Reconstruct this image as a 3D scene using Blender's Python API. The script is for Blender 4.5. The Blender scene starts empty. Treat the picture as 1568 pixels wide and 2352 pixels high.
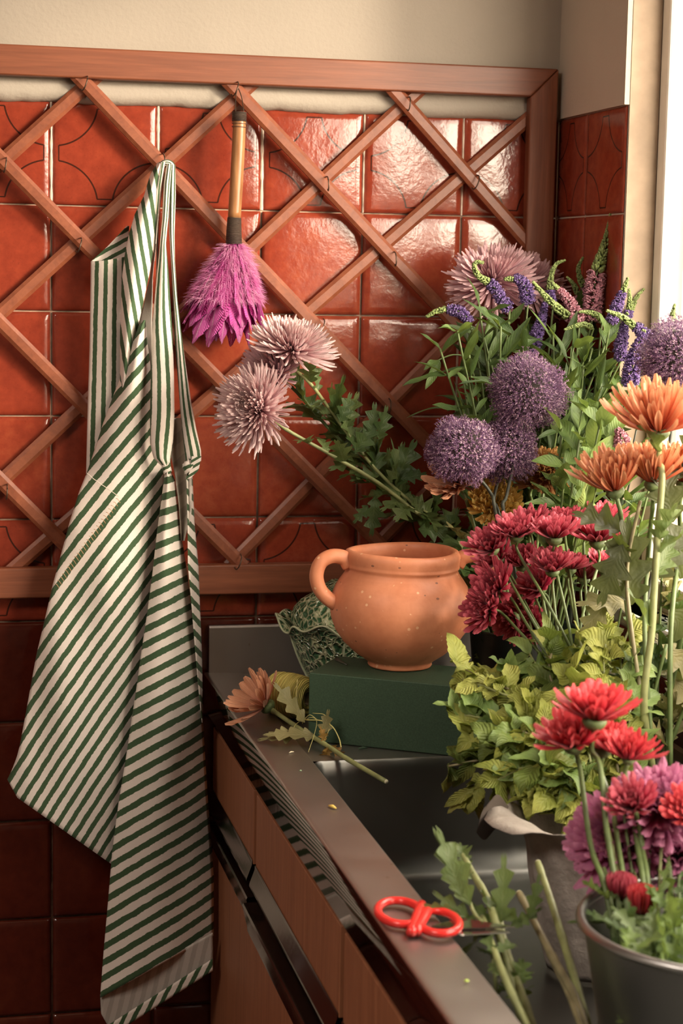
import bpy, math, random
from math import sin, cos, pi, radians, sqrt, atan2
from mathutils import Vector, Matrix, noise
V = Vector
SC = bpy.context.scene
COL = SC.collection
random.seed(7)

# ------------------------------------------------------------------ camera
F_PX, PX0, PY0 = 4250.24, 784.0, 1176.0
CAM = V((-0.9305, -2.657, 1.4862))
_d = lambda vx, vy: V((vx - PX0, -(vy - PY0), -F_PX)).normalized()
AX = _d(19500, 985); AY = _d(-187, 607); AZ = AX.cross(AY).normalized()
ROT = Matrix((AX, AY, AZ))                       # world = ROT @ camera coordinates
cd = bpy.data.cameras.new('camera'); cam = bpy.data.objects.new('camera', cd); COL.objects.link(cam)
cam.matrix_world = Matrix.Translation(CAM) @ ROT.to_4x4()
cd.sensor_fit = 'VERTICAL'; cd.sensor_height = 36; cd.sensor_width = 24; cd.lens = F_PX / 2352 * 36
cd.clip_start = 0.05
cd.dof.use_dof = True; cd.dof.focus_distance = 2.42; cd.dof.aperture_fstop = 8.0
SC.camera = cam

def ray(px, py): return ROT @ V((px - PX0, -(py - PY0), -F_PX))
def at(px, py, y):                                # the point of the place seen at a pixel, at depth y
    r = ray(px, py); return CAM + r * ((y - CAM.y) / r.y)
def atz(px, py, z):
    r = ray(px, py); return CAM + r * ((z - CAM.z) / r.z)

# ------------------------------------------------------------------ light
SC.view_settings.view_transform = 'Standard'; SC.view_settings.look = 'None'
SC.view_settings.gamma = 1; SC.view_settings.use_curve_mapping = False
SC.view_settings.exposure = 0.98
SC.cycles.use_denoising = True
SC.cycles.max_bounces = 8; SC.cycles.diffuse_bounces = 4; SC.cycles.glossy_bounces = 4
SC.cycles.transparent_max_bounces = 8
SC.cycles.sample_clamp_indirect = 6.0
SC.cycles.caustics_reflective = False; SC.cycles.caustics_refractive = False

w = bpy.data.worlds.new('sky'); SC.world = w; w.use_nodes = True
nt = w.node_tree; nt.nodes.clear()
out = nt.nodes.new('ShaderNodeOutputWorld'); bg = nt.nodes.new('ShaderNodeBackground')
tc = nt.nodes.new('ShaderNodeTexCoord'); sp = nt.nodes.new('ShaderNodeSeparateXYZ')
mr = nt.nodes.new('ShaderNodeValToRGB')
nt.links.new(tc.outputs['Generated'], sp.inputs[0]); nt.links.new(sp.outputs[2], mr.inputs[0])
cr = mr.color_ramp; cr.interpolation = 'LINEAR'
SKY = [(0.0, (.06, .045, .03)), (0.018, (.15, .11, .07)), (0.042, (.60, .46, .33)), (0.060, (1.25, 1.05, .82)), (0.20, (.70, .60, .47)), (0.5, (.42, .37, .31))]
while len(cr.elements) < len(SKY): cr.elements.new(.5)
for e, (p, c) in zip(cr.elements, SKY): e.position = p; e.color = (*c, 1)
bg.inputs[1].default_value = 13.5
nt.links.new(mr.outputs[0], bg.inputs[0]); nt.links.new(bg.outputs[0], out.inputs[0])

# window opening in the right wall
WY0, WY1, WZ0, WZ1 = -2.2, -0.274, 1.04, 2.25
WT = 0.13                                         # right wall thickness
def area(name, loc, rot, sx, sy, power, col, portal=False):
    l = bpy.data.lights.new(name, 'AREA'); l.shape = 'RECTANGLE'; l.size = sx; l.size_y = sy
    l.energy = power; l.color = col
    if portal: l.cycles.is_portal = True
    o = bpy.data.objects.new(name, l); COL.objects.link(o); o.location = loc; o.rotation_euler = rot; return o
area('window_portal', (WT + .01, (WY0 + WY1) / 2, (WZ0 + WZ1) / 2), (0, pi / 2, 0), WZ1 - WZ0, WY1 - WY0, 1, (1, 1, 1), True)
sl = bpy.data.lights.new('hazy_sun', 'SUN'); sl.energy = 1.75; sl.angle = radians(10); sl.color = (1, .83, .63)
so = bpy.data.objects.new('hazy_sun', sl); COL.objects.link(so)
so.rotation_euler = V((.70, -.68, .22)).to_track_quat('Z', 'Y').to_euler()
so.location = (2, -2, 3)
# unseen fill light, added overhead to brighten the side facing the room
area('fill_light', (-2.1, -2.2, 2.55), (0, 0, 0), .8, .8, 24, (1, .86, .74))

# ------------------------------------------------------------------ helpers
class MB:
    def __init__(s): s.v = []; s.f = []; s.uv = []; s.mi = []
    def add(s, vs, fs, uvs=None, mi=0):
        b = len(s.v); s.v += [tuple(p) for p in vs]
        for i, f in enumerate(fs):
            s.f.append([b + k for k in f]); s.mi.append(mi)
            s.uv += [uvs[k] if uvs else (0, 0) for k in f]
    def grid(s, P, U=None, mi=0, cu=False, cv=False):
        n, m = len(P), len(P[0])
        vs = [p for r in P for p in r]
        b = len(s.v); s.v += [tuple(p) for p in vs]
        for i in range(n if cv else n - 1):
            for j in range(m if cu else m - 1):
                i2, j2 = (i + 1) % n, (j + 1) % m
                s.f.append([b + i * m + j, b + i * m + j2, b + i2 * m + j2, b + i2 * m + j]); s.mi.append(mi)
                if U: s.uv += [U[i][j], U[i][j2], U[i2][j2], U[i2][j]]
                else:
                    a, c = i / max(1, n - 1), (i + 1) / max(1, n - 1); d, e = j / max(1, m - 1), (j + 1) / max(1, m - 1)
                    s.uv += [(d, a), (e, a), (e, c), (d, c)]
    def box(s, lo, hi, mi=0, bev=0.0):
        x0, y0, z0 = lo; x1, y1, z1 = hi
        if bev <= 0:
            vs = [(x0, y0, z0), (x1, y0, z0), (x1, y1, z0), (x0, y1, z0), (x0, y0, z1), (x1, y0, z1), (x1, y1, z1), (x0, y1, z1)]
            s.add(vs, [(0, 3, 2, 1), (4, 5, 6, 7), (0, 1, 5, 4), (1, 2, 6, 5), (2, 3, 7, 6), (3, 0, 4, 7)], None, mi); return
        b = bev; rings = []
        for (z, i) in ((z0, b), (z0 + b * .3, b * .3), (z0 + b, 0), (z1 - b, 0), (z1 - b * .3, b * .3), (z1, b)):
            r = []
            for (cx, cy, qx, qy) in ((x1, y1, 1, 1), (x0, y1, -1, 1), (x0, y0, -1, -1), (x1, y0, 1, -1)):
                for t in ((0, 1), (1, 0)) if qx * qy < 0 else ((1, 0), (0, 1)):
                    ox = b - (b * t[0]); oy = b - (b * t[1])
                    r.append((cx - qx * (i + ox * .6), cy - qy * (i + oy * .6), z))
            rings.append(r)
        s.grid(rings, None, mi, cu=True)
        k = len(rings[0]); base = len(s.v) - 6 * k
        s.f.append([base + q for q in range(k)][::-1]); s.mi.append(mi); s.uv += [(0, 0)] * k
        s.f.append([base + 5 * k + q for q in range(k)]); s.mi.append(mi); s.uv += [(0, 0)] * k
    def tube(s, pts, r, n=8, mi=0, cap=True, closed=False, flat=1.0):
        pts = [V(p) for p in pts]; m = len(pts); R = []; up = None; U = []; L = 0
        for i, p in enumerate(pts):
            if closed: t = (pts[(i + 1) % m] - pts[i - 1])
            else: t = pts[min(i + 1, m - 1)] - pts[max(i - 1, 0)]
            t.normalize()
            if up is None: up = t.orthogonal().normalized()
            up = (up - t * up.dot(t)).normalized(); b = t.cross(up)
            rr = r(i / max(1, m - 1)) if callable(r) else r
            if i: L += (p - pts[i - 1]).length
            R.append([p + (up * cos(a) + b * sin(a) * flat) * rr for a in [2 * pi * k / n for k in range(n)]])
            U.append([(k / n, L) for k in range(n)])
        s.grid(R, U, mi, cu=True, cv=closed)
        if cap and not closed:
            b0 = len(s.v) - n * m
            s.f.append([b0 + k for k in range(n)][::-1]); s.mi.append(mi); s.uv += [(0, 0)] * n
            s.f.append([b0 + n * (m - 1) + k for k in range(n)]); s.mi.append(mi); s.uv += [(0, 0)] * n
    def lathe(s, prof, c=(0, 0, 0), n=48, M=None, mod=None, mi=0):
        R = []
        for i, (r, z) in enumerate(prof):
            row = []
            for k in range(n):
                a = 2 * pi * k / n; rr, zz = (mod(r, z, a, i) if mod else (r, z))
                p = V((rr * cos(a), rr * sin(a), zz))
                if M: p = M @ p
                row.append(p + V(c))
            R.append(row)
        U = [[(k / n, i / (len(prof) - 1)) for k in range(n)] for i in range(len(prof))]
        s.grid(R, U, mi, cu=True)
    def build(s, name, mats, parent=None, smooth=True):
        me = bpy.data.meshes.new(name); me.from_pydata(s.v, [], s.f)
        if not isinstance(mats, (list, tuple)): mats = [mats]
        for m in mats: me.materials.append(m)
        uvl = me.uv_layers.new(name='UVMap')
        flat = [c for u in s.uv for c in u]
        uvl.data.foreach_set('uv', flat)
        me.polygons.foreach_set('material_index', s.mi)
        if smooth: me.polygons.foreach_set('use_smooth', [True] * len(s.f))
        me.update()
        o = bpy.data.objects.new(name, me); COL.objects.link(o)
        if parent is not None:
            o.parent = parent; o.matrix_parent_inverse = Matrix.Translation(-parent.location) if not parent.parent else Matrix.Translation(-parent.location - parent.parent.location)
            if parent.type == 'MESH' : o.matrix_parent_inverse = Matrix.Identity(4)
        return o

def thing(name, label, cat, loc=(0, 0, 0), group=None):
    o = bpy.data.objects.new(name, None); COL.objects.link(o); o.location = loc; o.empty_display_size = .02
    o['label'] = label; o['category'] = cat
    if group: o['group'] = group
    return o
def tag(o, label, cat, group=None):
    o['label'] = label; o['category'] = cat
    if group: o['group'] = group
    return o
def struct(o): o['kind'] = 'structure'; return o
def bevel(o, w, seg=2):
    m = o.modifiers.new('bevel', 'BEVEL'); m.width = w; m.segments = seg; m.limit_method = 'ANGLE'; m.angle_limit = radians(40)
    return o
def sharp(o, ang=35):
    o.data.set_sharp_from_angle(angle=radians(ang)); return o
def spline(pts, n=6):
    pts = [V(p) for p in pts]; o = []
    P = [pts[0] * 2 - pts[1]] + pts + [pts[-1] * 2 - pts[-2]]
    for i in range(1, len(P) - 2):
        a, b, c, d = P[i - 1], P[i], P[i + 1], P[i + 2]
        for k in range(n):
            t = k / n
            o.append(.5 * ((2 * b) + (c - a) * t + (2 * a - 5 * b + 4 * c - d) * t * t + (3 * b - a - 3 * c + d) * t ** 3))
    o.append(pts[-1]); return o
def lerp(a, b, t): return a + (b - a) * t
def interp(pts, y):                               # polyline (x, y) -> x at y
    if y <= pts[0][1]: return pts[0][0]
    for (x0, y0), (x1, y1) in zip(pts, pts[1:]):
        if y <= y1: return lerp(x0, x1, (y - y0) / max(1e-6, y1 - y0))
    return pts[-1][0]

# ------------------------------------------------------------------ materials
class N:
    def __init__(s, name):
        s.m = bpy.data.materials.new(name); s.m.use_nodes = True; s.t = s.m.node_tree; s.n = s.t.nodes; s.l = s.t.links
        s.b = s.n['Principled BSDF']; s.out = s.n['Material Output']
    def node(s, typ, **k):
        x = s.n.new(typ)
        for a, v in k.items(): setattr(x, a, v)
        return x
    def link(s, a, b): s.l.new(a, b)
    def coord(s, kind='Object', scale=(1, 1, 1)):
        t = s.node('ShaderNodeTexCoord'); mp = s.node('ShaderNodeMapping'); mp.inputs['Scale'].default_value = scale
        s.link(t.outputs[kind], mp.inputs[0]); return mp.outputs[0]
    def noise(s, co, scale, detail=3, rough=.5, dist=0):
        x = s.node('ShaderNodeTexNoise'); x.inputs['Scale'].default_value = scale; x.inputs['Detail'].default_value = detail
        x.inputs['Roughness'].default_value = rough; x.inputs['Distortion'].default_value = dist
        s.link(co, x.inputs['Vector']); return x.outputs['Fac']
    def ramp(s, fac, stops, inter='LINEAR'):
        x = s.node('ShaderNodeValToRGB'); c = x.color_ramp; c.interpolation = inter
        while len(c.elements) < len(stops): c.elements.new(.5)
        for e, (p, col) in zip(c.elements, stops): e.position = p; e.color = (*col, 1) if len(col) == 3 else col
        s.link(fac, x.inputs[0]); return x.outputs[0]
    def math(s, op, a, b=None, c=None, clamp=False):
        x = s.node('ShaderNodeMath', operation=op); x.use_clamp = clamp
        for i, v in enumerate((a, b, c)):
            if v is None: continue
            if isinstance(v, (int, float)): x.inputs[i].default_value = v
            else: s.link(v, x.inputs[i])
        return x.outputs[0]
    def mix(s, f, a, b, blend='MIX'):
        x = s.node('ShaderNodeMix', data_type='RGBA', blend_type=blend)
        for i, v in ((0, f), (6, a), (7, b)):
            if isinstance(v, (int, float)): x.inputs[i].default_value = v
            elif isinstance(v, tuple): x.inputs[i].default_value = (*v, 1)
            else: s.link(v, x.inputs[i])
        return x.outputs[2]
    def uv(s):
        t = s.node('ShaderNodeTexCoord'); x = s.node('ShaderNodeSeparateXYZ'); s.link(t.outputs['UV'], x.inputs[0]); return x.outputs[0], x.outputs[1]
    def set(s, **k):
        for a, v in k.items():
            i = s.b.inputs[{'col': 'Base Color', 'rough': 'Roughness', 'metal': 'Metallic', 'coat': 'Coat Weight', 'spec': 'Specular IOR Level', 'sheen': 'Sheen Weight', 'coatr': 'Coat Roughness'}[a]]
            if isinstance(v, (int, float)): i.default_value = v
            elif isinstance(v, tuple): i.default_value = (*v, 1)
            else: s.link(v, i)
        return s
    def bump(s, h, dist=.001, strength=1.0):
        x = s.node('ShaderNodeBump'); x.inputs['Distance'].default_value = dist; x.inputs['Strength'].default_value = strength
        s.link(h, x.inputs['Height']); s.link(x.outputs[0], s.b.inputs['Normal']); return s
    def translucent(s, col, f):
        tr = s.node('ShaderNodeBsdfTranslucent'); mx = s.node('ShaderNodeMixShader'); mx.inputs[0].default_value = f
        if isinstance(col, tuple): tr.inputs[0].default_value = (*col, 1)
        else: s.link(col, tr.inputs[0])
        s.link(s.b.outputs[0], mx.inputs[1]); s.link(tr.outputs[0], mx.inputs[2]); s.link(mx.outputs[0], s.out.inputs[0]); return s

def plain(name, col, rough=.5, metal=0, nscale=30, var=.15, bump=0.0, spec=.5):
    m = N(name); co = m.coord(); f = m.noise(co, nscale, 4)
    m.set(col=m.ramp(f, [(.3, tuple(c * (1 - var) for c in col)), (.7, tuple(min(1, c * (1 + var)) for c in col))]), rough=rough, metal=metal, spec=spec)
    if bump: m.bump(f, bump)
    return m.m

def mat_plaster(name, col):
    m = N(name); co = m.coord(); f = m.noise(co, 6, 5); g = m.noise(co, 180, 3)
    m.set(col=m.ramp(f, [(.3, tuple(c * .93 for c in col)), (.7, col)]), rough=.75, spec=.25); m.bump(g, .0006); return m.m
PLASTER = mat_plaster('cream_plaster', (.41, .365, .305))
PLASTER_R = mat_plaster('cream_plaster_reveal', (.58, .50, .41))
CEIL = mat_plaster('ceiling_paint', (.74, .68, .58))
ROOM = plain('dark_taupe_room_paint', (.20, .17, .14), .6)
FLOORM = plain('dark_floor_tile', (.06, .02, .012), .35, 0, 8, .3)
PAINT = plain('white_gloss_paint', (.90, .86, .78), .3, 0, 40, .03)

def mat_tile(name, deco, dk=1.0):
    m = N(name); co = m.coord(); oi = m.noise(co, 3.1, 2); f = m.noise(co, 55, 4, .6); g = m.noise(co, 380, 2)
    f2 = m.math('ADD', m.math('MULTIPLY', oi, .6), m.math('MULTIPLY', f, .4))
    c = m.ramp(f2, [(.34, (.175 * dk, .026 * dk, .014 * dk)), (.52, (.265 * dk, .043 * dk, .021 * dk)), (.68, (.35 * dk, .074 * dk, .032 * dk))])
    c = m.mix(m.math('MULTIPLY', m.math('GREATER_THAN', g, .66), .25), c, (.10, .018, .01))
    if deco:
        u, v = m.uv()
        a = m.math('SUBTRACT', .5, m.math('ABSOLUTE', m.math('SUBTRACT', u, .5)))
        b = m.math('SUBTRACT', .5, m.math('ABSOLUTE', m.math('SUBTRACT', v, .5)))
        d = m.math('SQRT', m.math('ADD', m.math('MULTIPLY', a, a), m.math('MULTIPLY', b, b)))
        arc = m.math('LESS_THAN', m.math('ABSOLUTE', m.math('SUBTRACT', d, .43)), .008)
        arc = m.math('MULTIPLY', arc, m.math('MULTIPLY', m.math('GREATER_THAN', a, .06), m.math('GREATER_THAN', b, .06)))
        t1 = m.math('MULTIPLY', m.math('LESS_THAN', m.math('ABSOLUTE', m.math('SUBTRACT', a, .06)), .0065), m.math('GREATER_THAN', b, .424))
        t2 = m.math('MULTIPLY', m.math('LESS_THAN', m.math('ABSOLUTE', m.math('SUBTRACT', b, .06)), .0065), m.math('GREATER_THAN', a, .424))
        ln = m.math('MAXIMUM', arc, m.math('MAXIMUM', t1, t2))
        c = m.mix(m.math('MULTIPLY', ln, .92), c, (.03, .012, .008))
    m.set(col=c, rough=.12, spec=.6)
    h = m.math('ADD', m.math('MULTIPLY', m.noise(co, 16, 2), .8), m.math('MULTIPLY', m.noise(co, 150, 3), .16))
    if deco: h = m.math('SUBTRACT', h, m.math('MULTIPLY', ln, .25))
    m.bump(h, .0011); return m.m
TILE, TILE_D = mat_tile('terracotta_glazed_tile', False), mat_tile('terracotta_patterned_tile', True)
TILE_K = mat_tile('maroon_tile_with_shade', False, .33)  # lower rows: maroon tile, with part of the shade there darkened into its colour
GROUT = plain('grout', (.42, .27, .19), .85, 0, 60, .35, .0005)
GROUT_W = plain('pale_grout', (.72, .60, .48), .85, 0, 90, .2, .0005)

def mat_wood(name, c0, c1, axis, rough=.45, sc=1.0, coat=.15):
    m = N(name); s = [60 * sc, 60 * sc, 60 * sc]; s[axis] = 3 * sc
    co = m.coord('Object', tuple(s)); f = m.noise(co, 1.6, 6, .62, .6); g = m.noise(co, 6, 3)
    k = m.math('ADD', m.math('MULTIPLY', f, .75), m.math('MULTIPLY', g, .25))
    m.set(col=m.ramp(k, [(.3, c0), (.52, tuple((a + b) / 2 for a, b in zip(c0, c1))), (.7, c1)]), rough=rough, coat=coat, coatr=.25); m.bump(k, .0004); return m.m
W0, W1 = (.15, .042, .018), (.28, .090, .040)
WOOD_X = mat_wood('cedar_rail_wood', W0, W1, 0); WOOD_Z = mat_wood('cedar_stile_wood', W0, W1, 2)
WOOD_S = mat_wood('slat_wood', (.17, .045, .020), (.31, .095, .042), 1, .42, .5)
CAB = mat_wood('cabinet_veneer', (.21, .075, .034), (.36, .145, .068), 2, .5, 1.2, .05)
CAB_D = mat_wood('cabinet_edge_wood', (.10, .035, .018), (.17, .062, .03), 2, .55, 1.2, 0)

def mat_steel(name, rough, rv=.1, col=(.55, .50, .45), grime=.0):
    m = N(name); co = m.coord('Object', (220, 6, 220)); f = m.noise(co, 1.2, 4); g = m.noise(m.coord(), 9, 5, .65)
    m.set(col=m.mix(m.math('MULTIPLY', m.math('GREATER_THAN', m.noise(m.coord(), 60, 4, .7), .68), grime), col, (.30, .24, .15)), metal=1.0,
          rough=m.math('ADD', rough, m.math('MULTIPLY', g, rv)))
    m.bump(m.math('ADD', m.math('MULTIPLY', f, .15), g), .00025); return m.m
STEEL = mat_steel('brushed_stainless_steel', .30, .18, (.46, .43, .40), .6)
STEEL_LIP = N('polished_steel_edge'); STEEL_LIP.set(col=(.64, .60, .57), metal=1.0, rough=.045); STEEL_LIP = STEEL_LIP.m
STEEL_H = mat_steel('steel_handle_strip', .10, .10, (.60, .56, .53))
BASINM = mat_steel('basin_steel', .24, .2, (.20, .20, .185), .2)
ZINC = mat_steel('galvanised_bucket_zinc', .26, .15, (.34, .335, .33))
WIRE = plain('dark_wire', (.10, .07, .05), .4, .8)
BLACK = plain('shadow_gap_black', (.02, .013, .01), .7)

def mat_leaf(name, c0, c1, vein, tr=.3, nsc=25, rough=.45, veinn=9, yellow=None, bumpd=.0006):
    m = N(name); u, v = m.uv(); co = m.coord(); f = m.noise(co, nsc, 3)
    c = m.ramp(f, [(.32, c0), (.66, c1)])
    if yellow: c = m.mix(m.math('MULTIPLY', m.math('SUBTRACT', m.noise(co, 9, 3), .52, clamp=True), 5, clamp=True), c, yellow)
    a = m.math('ABSOLUTE', m.math('SUBTRACT', u, .5))
    mid = m.math('LESS_THAN', a, .022)
    s = m.math('SINE', m.math('MULTIPLY', m.math('SUBTRACT', m.math('MULTIPLY', v, veinn), m.math('MULTIPLY', a, 5)), 6.283))
    sv = m.math('GREATER_THAN', s, .93)
    k = m.math('MAXIMUM', mid, m.math('MULTIPLY', sv, .55))
    c = m.mix(m.math('MULTIPLY', k, .30), c, vein)
    m.set(col=c, rough=rough, spec=.4); m.bump(m.math('ADD', m.math('ADD', m.math('MULTIPLY', s, -.16), m.math('MULTIPLY', k, -.5)), m.math('MULTIPLY', m.noise(co, 130, 3), 1.2)), bumpd)
    m.translucent(m.mix(.5, c, (.20, .26, .03)), tr); return m.m
LEAF_MUM = mat_leaf('chrysanthemum_leaf', (.075, .125, .035), (.16, .22, .075), (.33, .38, .18))
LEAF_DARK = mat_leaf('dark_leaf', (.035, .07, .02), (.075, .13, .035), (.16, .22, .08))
LEAF_VER = mat_leaf('speedwell_leaf', (.07, .13, .035), (.14, .22, .06), (.27, .35, .12))
LEAF_PALE = mat_leaf('pale_green_leaf', (.12, .20, .055), (.25, .35, .10), (.42, .48, .22))
LEAF_MINT = mat_leaf('mint_leaf', (.20, .25, .04), (.46, .48, .11), (.56, .58, .22), .34, 30, .5, 8, (.46, .42, .12), .0022)
LEAF_MINT_D = mat_leaf('dark_mint_leaf', (.07, .11, .02), (.16, .22, .045), (.30, .34, .12), .3, 30, .5, 8, (.30, .28, .07), .0015)
LEAF_GREY = mat_leaf('grey_green_leaf', (.045, .055, .022), (.075, .085, .034), (.11, .12, .05), .25, bumpd=.0006)
LEAF_DRY = mat_leaf('wilted_leaf', (.16, .15, .06), (.30, .27, .12), (.38, .34, .18), .2)
LEAF_BROWN = mat_leaf('withered_brown_leaf', (.22, .10, .03), (.50, .30, .07), (.14, .07, .03), .3)
def mat_stem(name, c): return plain(name, c, .5, 0, 60, .25)
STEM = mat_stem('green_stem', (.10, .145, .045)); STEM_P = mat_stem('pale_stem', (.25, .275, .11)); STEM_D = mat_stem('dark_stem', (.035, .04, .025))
STEM_B = mat_stem('woody_stem', (.24, .21, .11)); CUT = plain('cut_stem_end', (.65, .62, .42), .6)

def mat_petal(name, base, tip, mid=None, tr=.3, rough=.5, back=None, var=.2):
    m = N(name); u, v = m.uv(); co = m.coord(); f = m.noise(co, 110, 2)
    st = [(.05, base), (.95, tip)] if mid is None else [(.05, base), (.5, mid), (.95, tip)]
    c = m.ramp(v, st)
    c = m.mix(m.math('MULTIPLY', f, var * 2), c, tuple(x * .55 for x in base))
    a = m.math('ABSOLUTE', m.math('SINE', m.math('MULTIPLY', u, 15)))
    if back:
        g = m.node('ShaderNodeNewGeometry'); c = m.mix(g.outputs['Backfacing'], c, back)
    m.set(col=c, rough=rough, spec=.3, sheen=.15); m.bump(a, .0003); m.translucent(c, tr); return m.m
P_PINK = mat_petal('pale_pink_petal', (.66, .30, .38), (.90, .70, .68), (.84, .55, .58), .3, var=.1)
P_PINK2 = mat_petal('dusky_pink_petal', (.52, .24, .32), (.80, .54, .56), (.72, .42, .47), .3, var=.1)
P_RED = mat_petal('crimson_petal', (.20, .009, .022), (.70, .13, .18), (.42, .015, .05), .3, .42)  # tips lightened to paint in the lit petal edges
P_RED2 = mat_petal('bright_red_petal', (.40, .02, .03), (.78, .09, .10), (.62, .03, .06), .3, .42)
P_MAG = mat_petal('magenta_pink_petal', (.30, .03, .12), (.74, .30, .48), (.50, .10, .28), .35)
P_ORG = mat_petal('apricot_petal', (.62, .07, .03), (.86, .44, .23), (.80, .25, .11), .28)
P_YEL = mat_petal('golden_petal', (.60, .30, .04), (.90, .66, .20), (.85, .55, .12), .3)
P_BRZ = mat_petal('bronze_petal', (.36, .08, .03), (.66, .38, .12), (.52, .2, .08), .3)
P_PEACH = mat_petal('peach_petal', (.55, .18, .12), (.72, .36, .20), (.70, .34, .19), .2)
CALYX = plain('green_calyx', (.10, .14, .05), .6, 0, 200, .4)

def mat_stripe(name, c0, c1, weave=True):
    m = N(name); u, v = m.uv(); co = m.coord()
    n1 = m.noise(co, 60, 3); n2 = m.noise(co, 300, 2)
    f = m.math('ADD', u, m.math('ADD', m.math('MULTIPLY', m.math('SUBTRACT', n1, .5), .16), m.math('MULTIPLY', m.math('SUBTRACT', n2, .5), .10)))
    fr = m.math('FRACT', m.math('ADD', f, 50))
    c = m.mix(m.math('LESS_THAN', fr, .45), c1, c0)
    m.set(col=c, rough=.85, spec=.15, sheen=.1)
    m.bump(m.noise(co, 900, 1), .0003); m.translucent(c, .08); return m.m
CLOTH = mat_stripe('striped_cotton', (.060, .108, .052), (.82, .74, .67))
CLOTH_IN = mat_stripe('striped_cotton_reverse', (.47, .43, .38), (.60, .55, .49))
# ------------------------------------------------------------------ room shell
def wallbox(name, lo, hi, mat):
    m = MB(); m.box(lo, hi); return struct(m.build(name, mat, None, False))
wallbox('floor', (-3.0, -4.4, -.1), (WT, .12, 0), FLOORM)
wallbox('ceiling', (-3.0, -4.4, 2.6), (WT, .12, 2.7), CEIL)
wallbox('wall_left', (-3.0, -4.3, 0), (-2.9, .12, 2.6), ROOM)
wallbox('wall_front', (-3.0, -4.4, 0), (WT, -4.3, 2.6), ROOM)
m = MB()                                           # back wall, plaster stands a little proud of the tiles above them
m.box((-3.0, .008, 0), (0, .12, 2.6), 1)
def topz(x): return 1.7165 + .0012 * sin(x * 40) + .0015 * noise.noise(V((x * 55, 0, 3)))
R = []
xs = [-2.9 + 2.9 * i / 420 for i in range(421)]
prof = [(.008, -.004), (-.001, -.0025), (-.006, .001), (-.0095, .006), (-.0105, .012), (-.0085, .018), (-.0075, .026), (-.0075, .10), (-.0075, .884)]
for dy, dz in prof:
    R.append([V((x, dy + .0008 * noise.noise(V((x * 30, dz * 90, 1))) * (dz < .03), topz(x) * 1 + dz)) for x in xs])
m.grid(R, None, 0)
wb = struct(m.build('wall_back', [PLASTER, GROUT]))
SZ = 0.1485
def tiles(name, mapf, cols, rows, parent, deco_rows, seed):
    rnd = random.Random(seed); m = MB(); T = [0, .012, .035, .08, .3, .5, .7, .92, .965, .988, 1]
    D = [.0045, .0018, .0006, .0001, 0, 0, 0, .0001, .0006, .0018, .0045]
    for (x0, x1) in cols:
        for (z0, z1, key) in rows:
            g = .0012; gx = .0016; tx, tz = rnd.uniform(-.0035, .0035), rnd.uniform(-.003, .003); o = rnd.uniform(-.0004, .0006)
            P = []; U = []
            for j, t in enumerate(T):
                rowp = []; rowu = []
                for i, s in enumerate(T):
                    d = max(D[i], D[j]) + o + (s - .5) * (x1 - x0) * tx + (t - .5) * (z1 - z0) * tz
                    rowp.append(mapf(lerp(x0 + gx, x1 - gx, s), lerp(z0 + g, z1 - g, t), d)); rowu.append((s, t))
                P.append(rowp); U.append(rowu)
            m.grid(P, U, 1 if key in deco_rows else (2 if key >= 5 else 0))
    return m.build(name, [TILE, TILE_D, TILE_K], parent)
rowsz = []
ztop = 1.7165; edges = [ztop, 1.5723]
while edges[-1] > .02: edges.append(edges[-1] - SZ)
for k in range(len(edges) - 1): rowsz.append((max(edges[k + 1], .0), edges[k], k))
colsx = [(-.148, 0), (-.298, -.148), (-.448, -.298)]
x = -.448
while x > -2.9: colsx.append((x - .15, x)); x -= .15
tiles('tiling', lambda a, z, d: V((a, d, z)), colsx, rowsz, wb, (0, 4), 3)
m = MB()                                           # pale grout, broad beside the top tiles
for gx, w_ in ((-.7479, .0042), (-.5979, .0048), (-.448, .0052), (-.298, .0032), (-.148, .0030), (-.898, .004)):
    P = []
    for k in range(30):
        z = lerp(1.573, 1.716, k / 29); ww = w_ * (.42 + .22 * noise.noise(V((gx * 50, z * 90, 0))))
        P.append([V((gx - ww, .0036, z)), V((gx, .0012, z)), V((gx + ww, .0036, z))])
    m.grid(P)
m.build('pale_grout_line', GROUT_W, wb)

# right wall with its window opening
m = MB()
for lo, hi in (((0, WY1, 0), (WT, .12, 2.6)), ((0, -4.4, 0), (WT, WY0, 2.6)), ((0, WY0, 0), (WT, WY1, WZ0)), ((0, WY0, WZ1), (WT, WY1, 2.6))): m.box(lo, hi, 0)
m.box((-.007, -.2745, 1.7165), (.002, .004, 2.6), 0)
wr = struct(m.build('wall_right', PLASTER_R, None, False))
_rc = [(-.1225, -.001), (-.2735, -.1225)]
for q in range(10): _rc.append((-.4235 - q * .15, -.2735 - q * .15))
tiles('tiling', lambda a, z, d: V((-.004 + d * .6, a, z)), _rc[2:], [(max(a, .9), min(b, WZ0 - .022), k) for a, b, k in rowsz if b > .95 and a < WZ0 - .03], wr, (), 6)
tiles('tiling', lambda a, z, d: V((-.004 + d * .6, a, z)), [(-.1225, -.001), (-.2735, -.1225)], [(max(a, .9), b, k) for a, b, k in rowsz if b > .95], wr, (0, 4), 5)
WX = .042
fr = thing('window_1', 'white painted window frame in the right wall', 'window', (WX, -1.3, WZ0)); del fr['category']; del fr['label']; fr['kind'] = 'structure'
m = MB()
y0, y1, z0, z1 = WY0, WY1, WZ0, WZ1
m.box((WX, y1 - .030, z0), (WX + .036, y1, z1), 0); m.box((WX, y0, z0), (WX + .036, y0 + .03, z1), 0)
m.box((WX, y0 + .03, z1 - .04), (WX + .036, y1 - .03, z1), 0); m.box((WX, y0 + .03, z0), (WX + .036, y1 - .03, z0 + .04), 0)
bevel(m.build('window_frame', PAINT, fr, False), .004)
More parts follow.
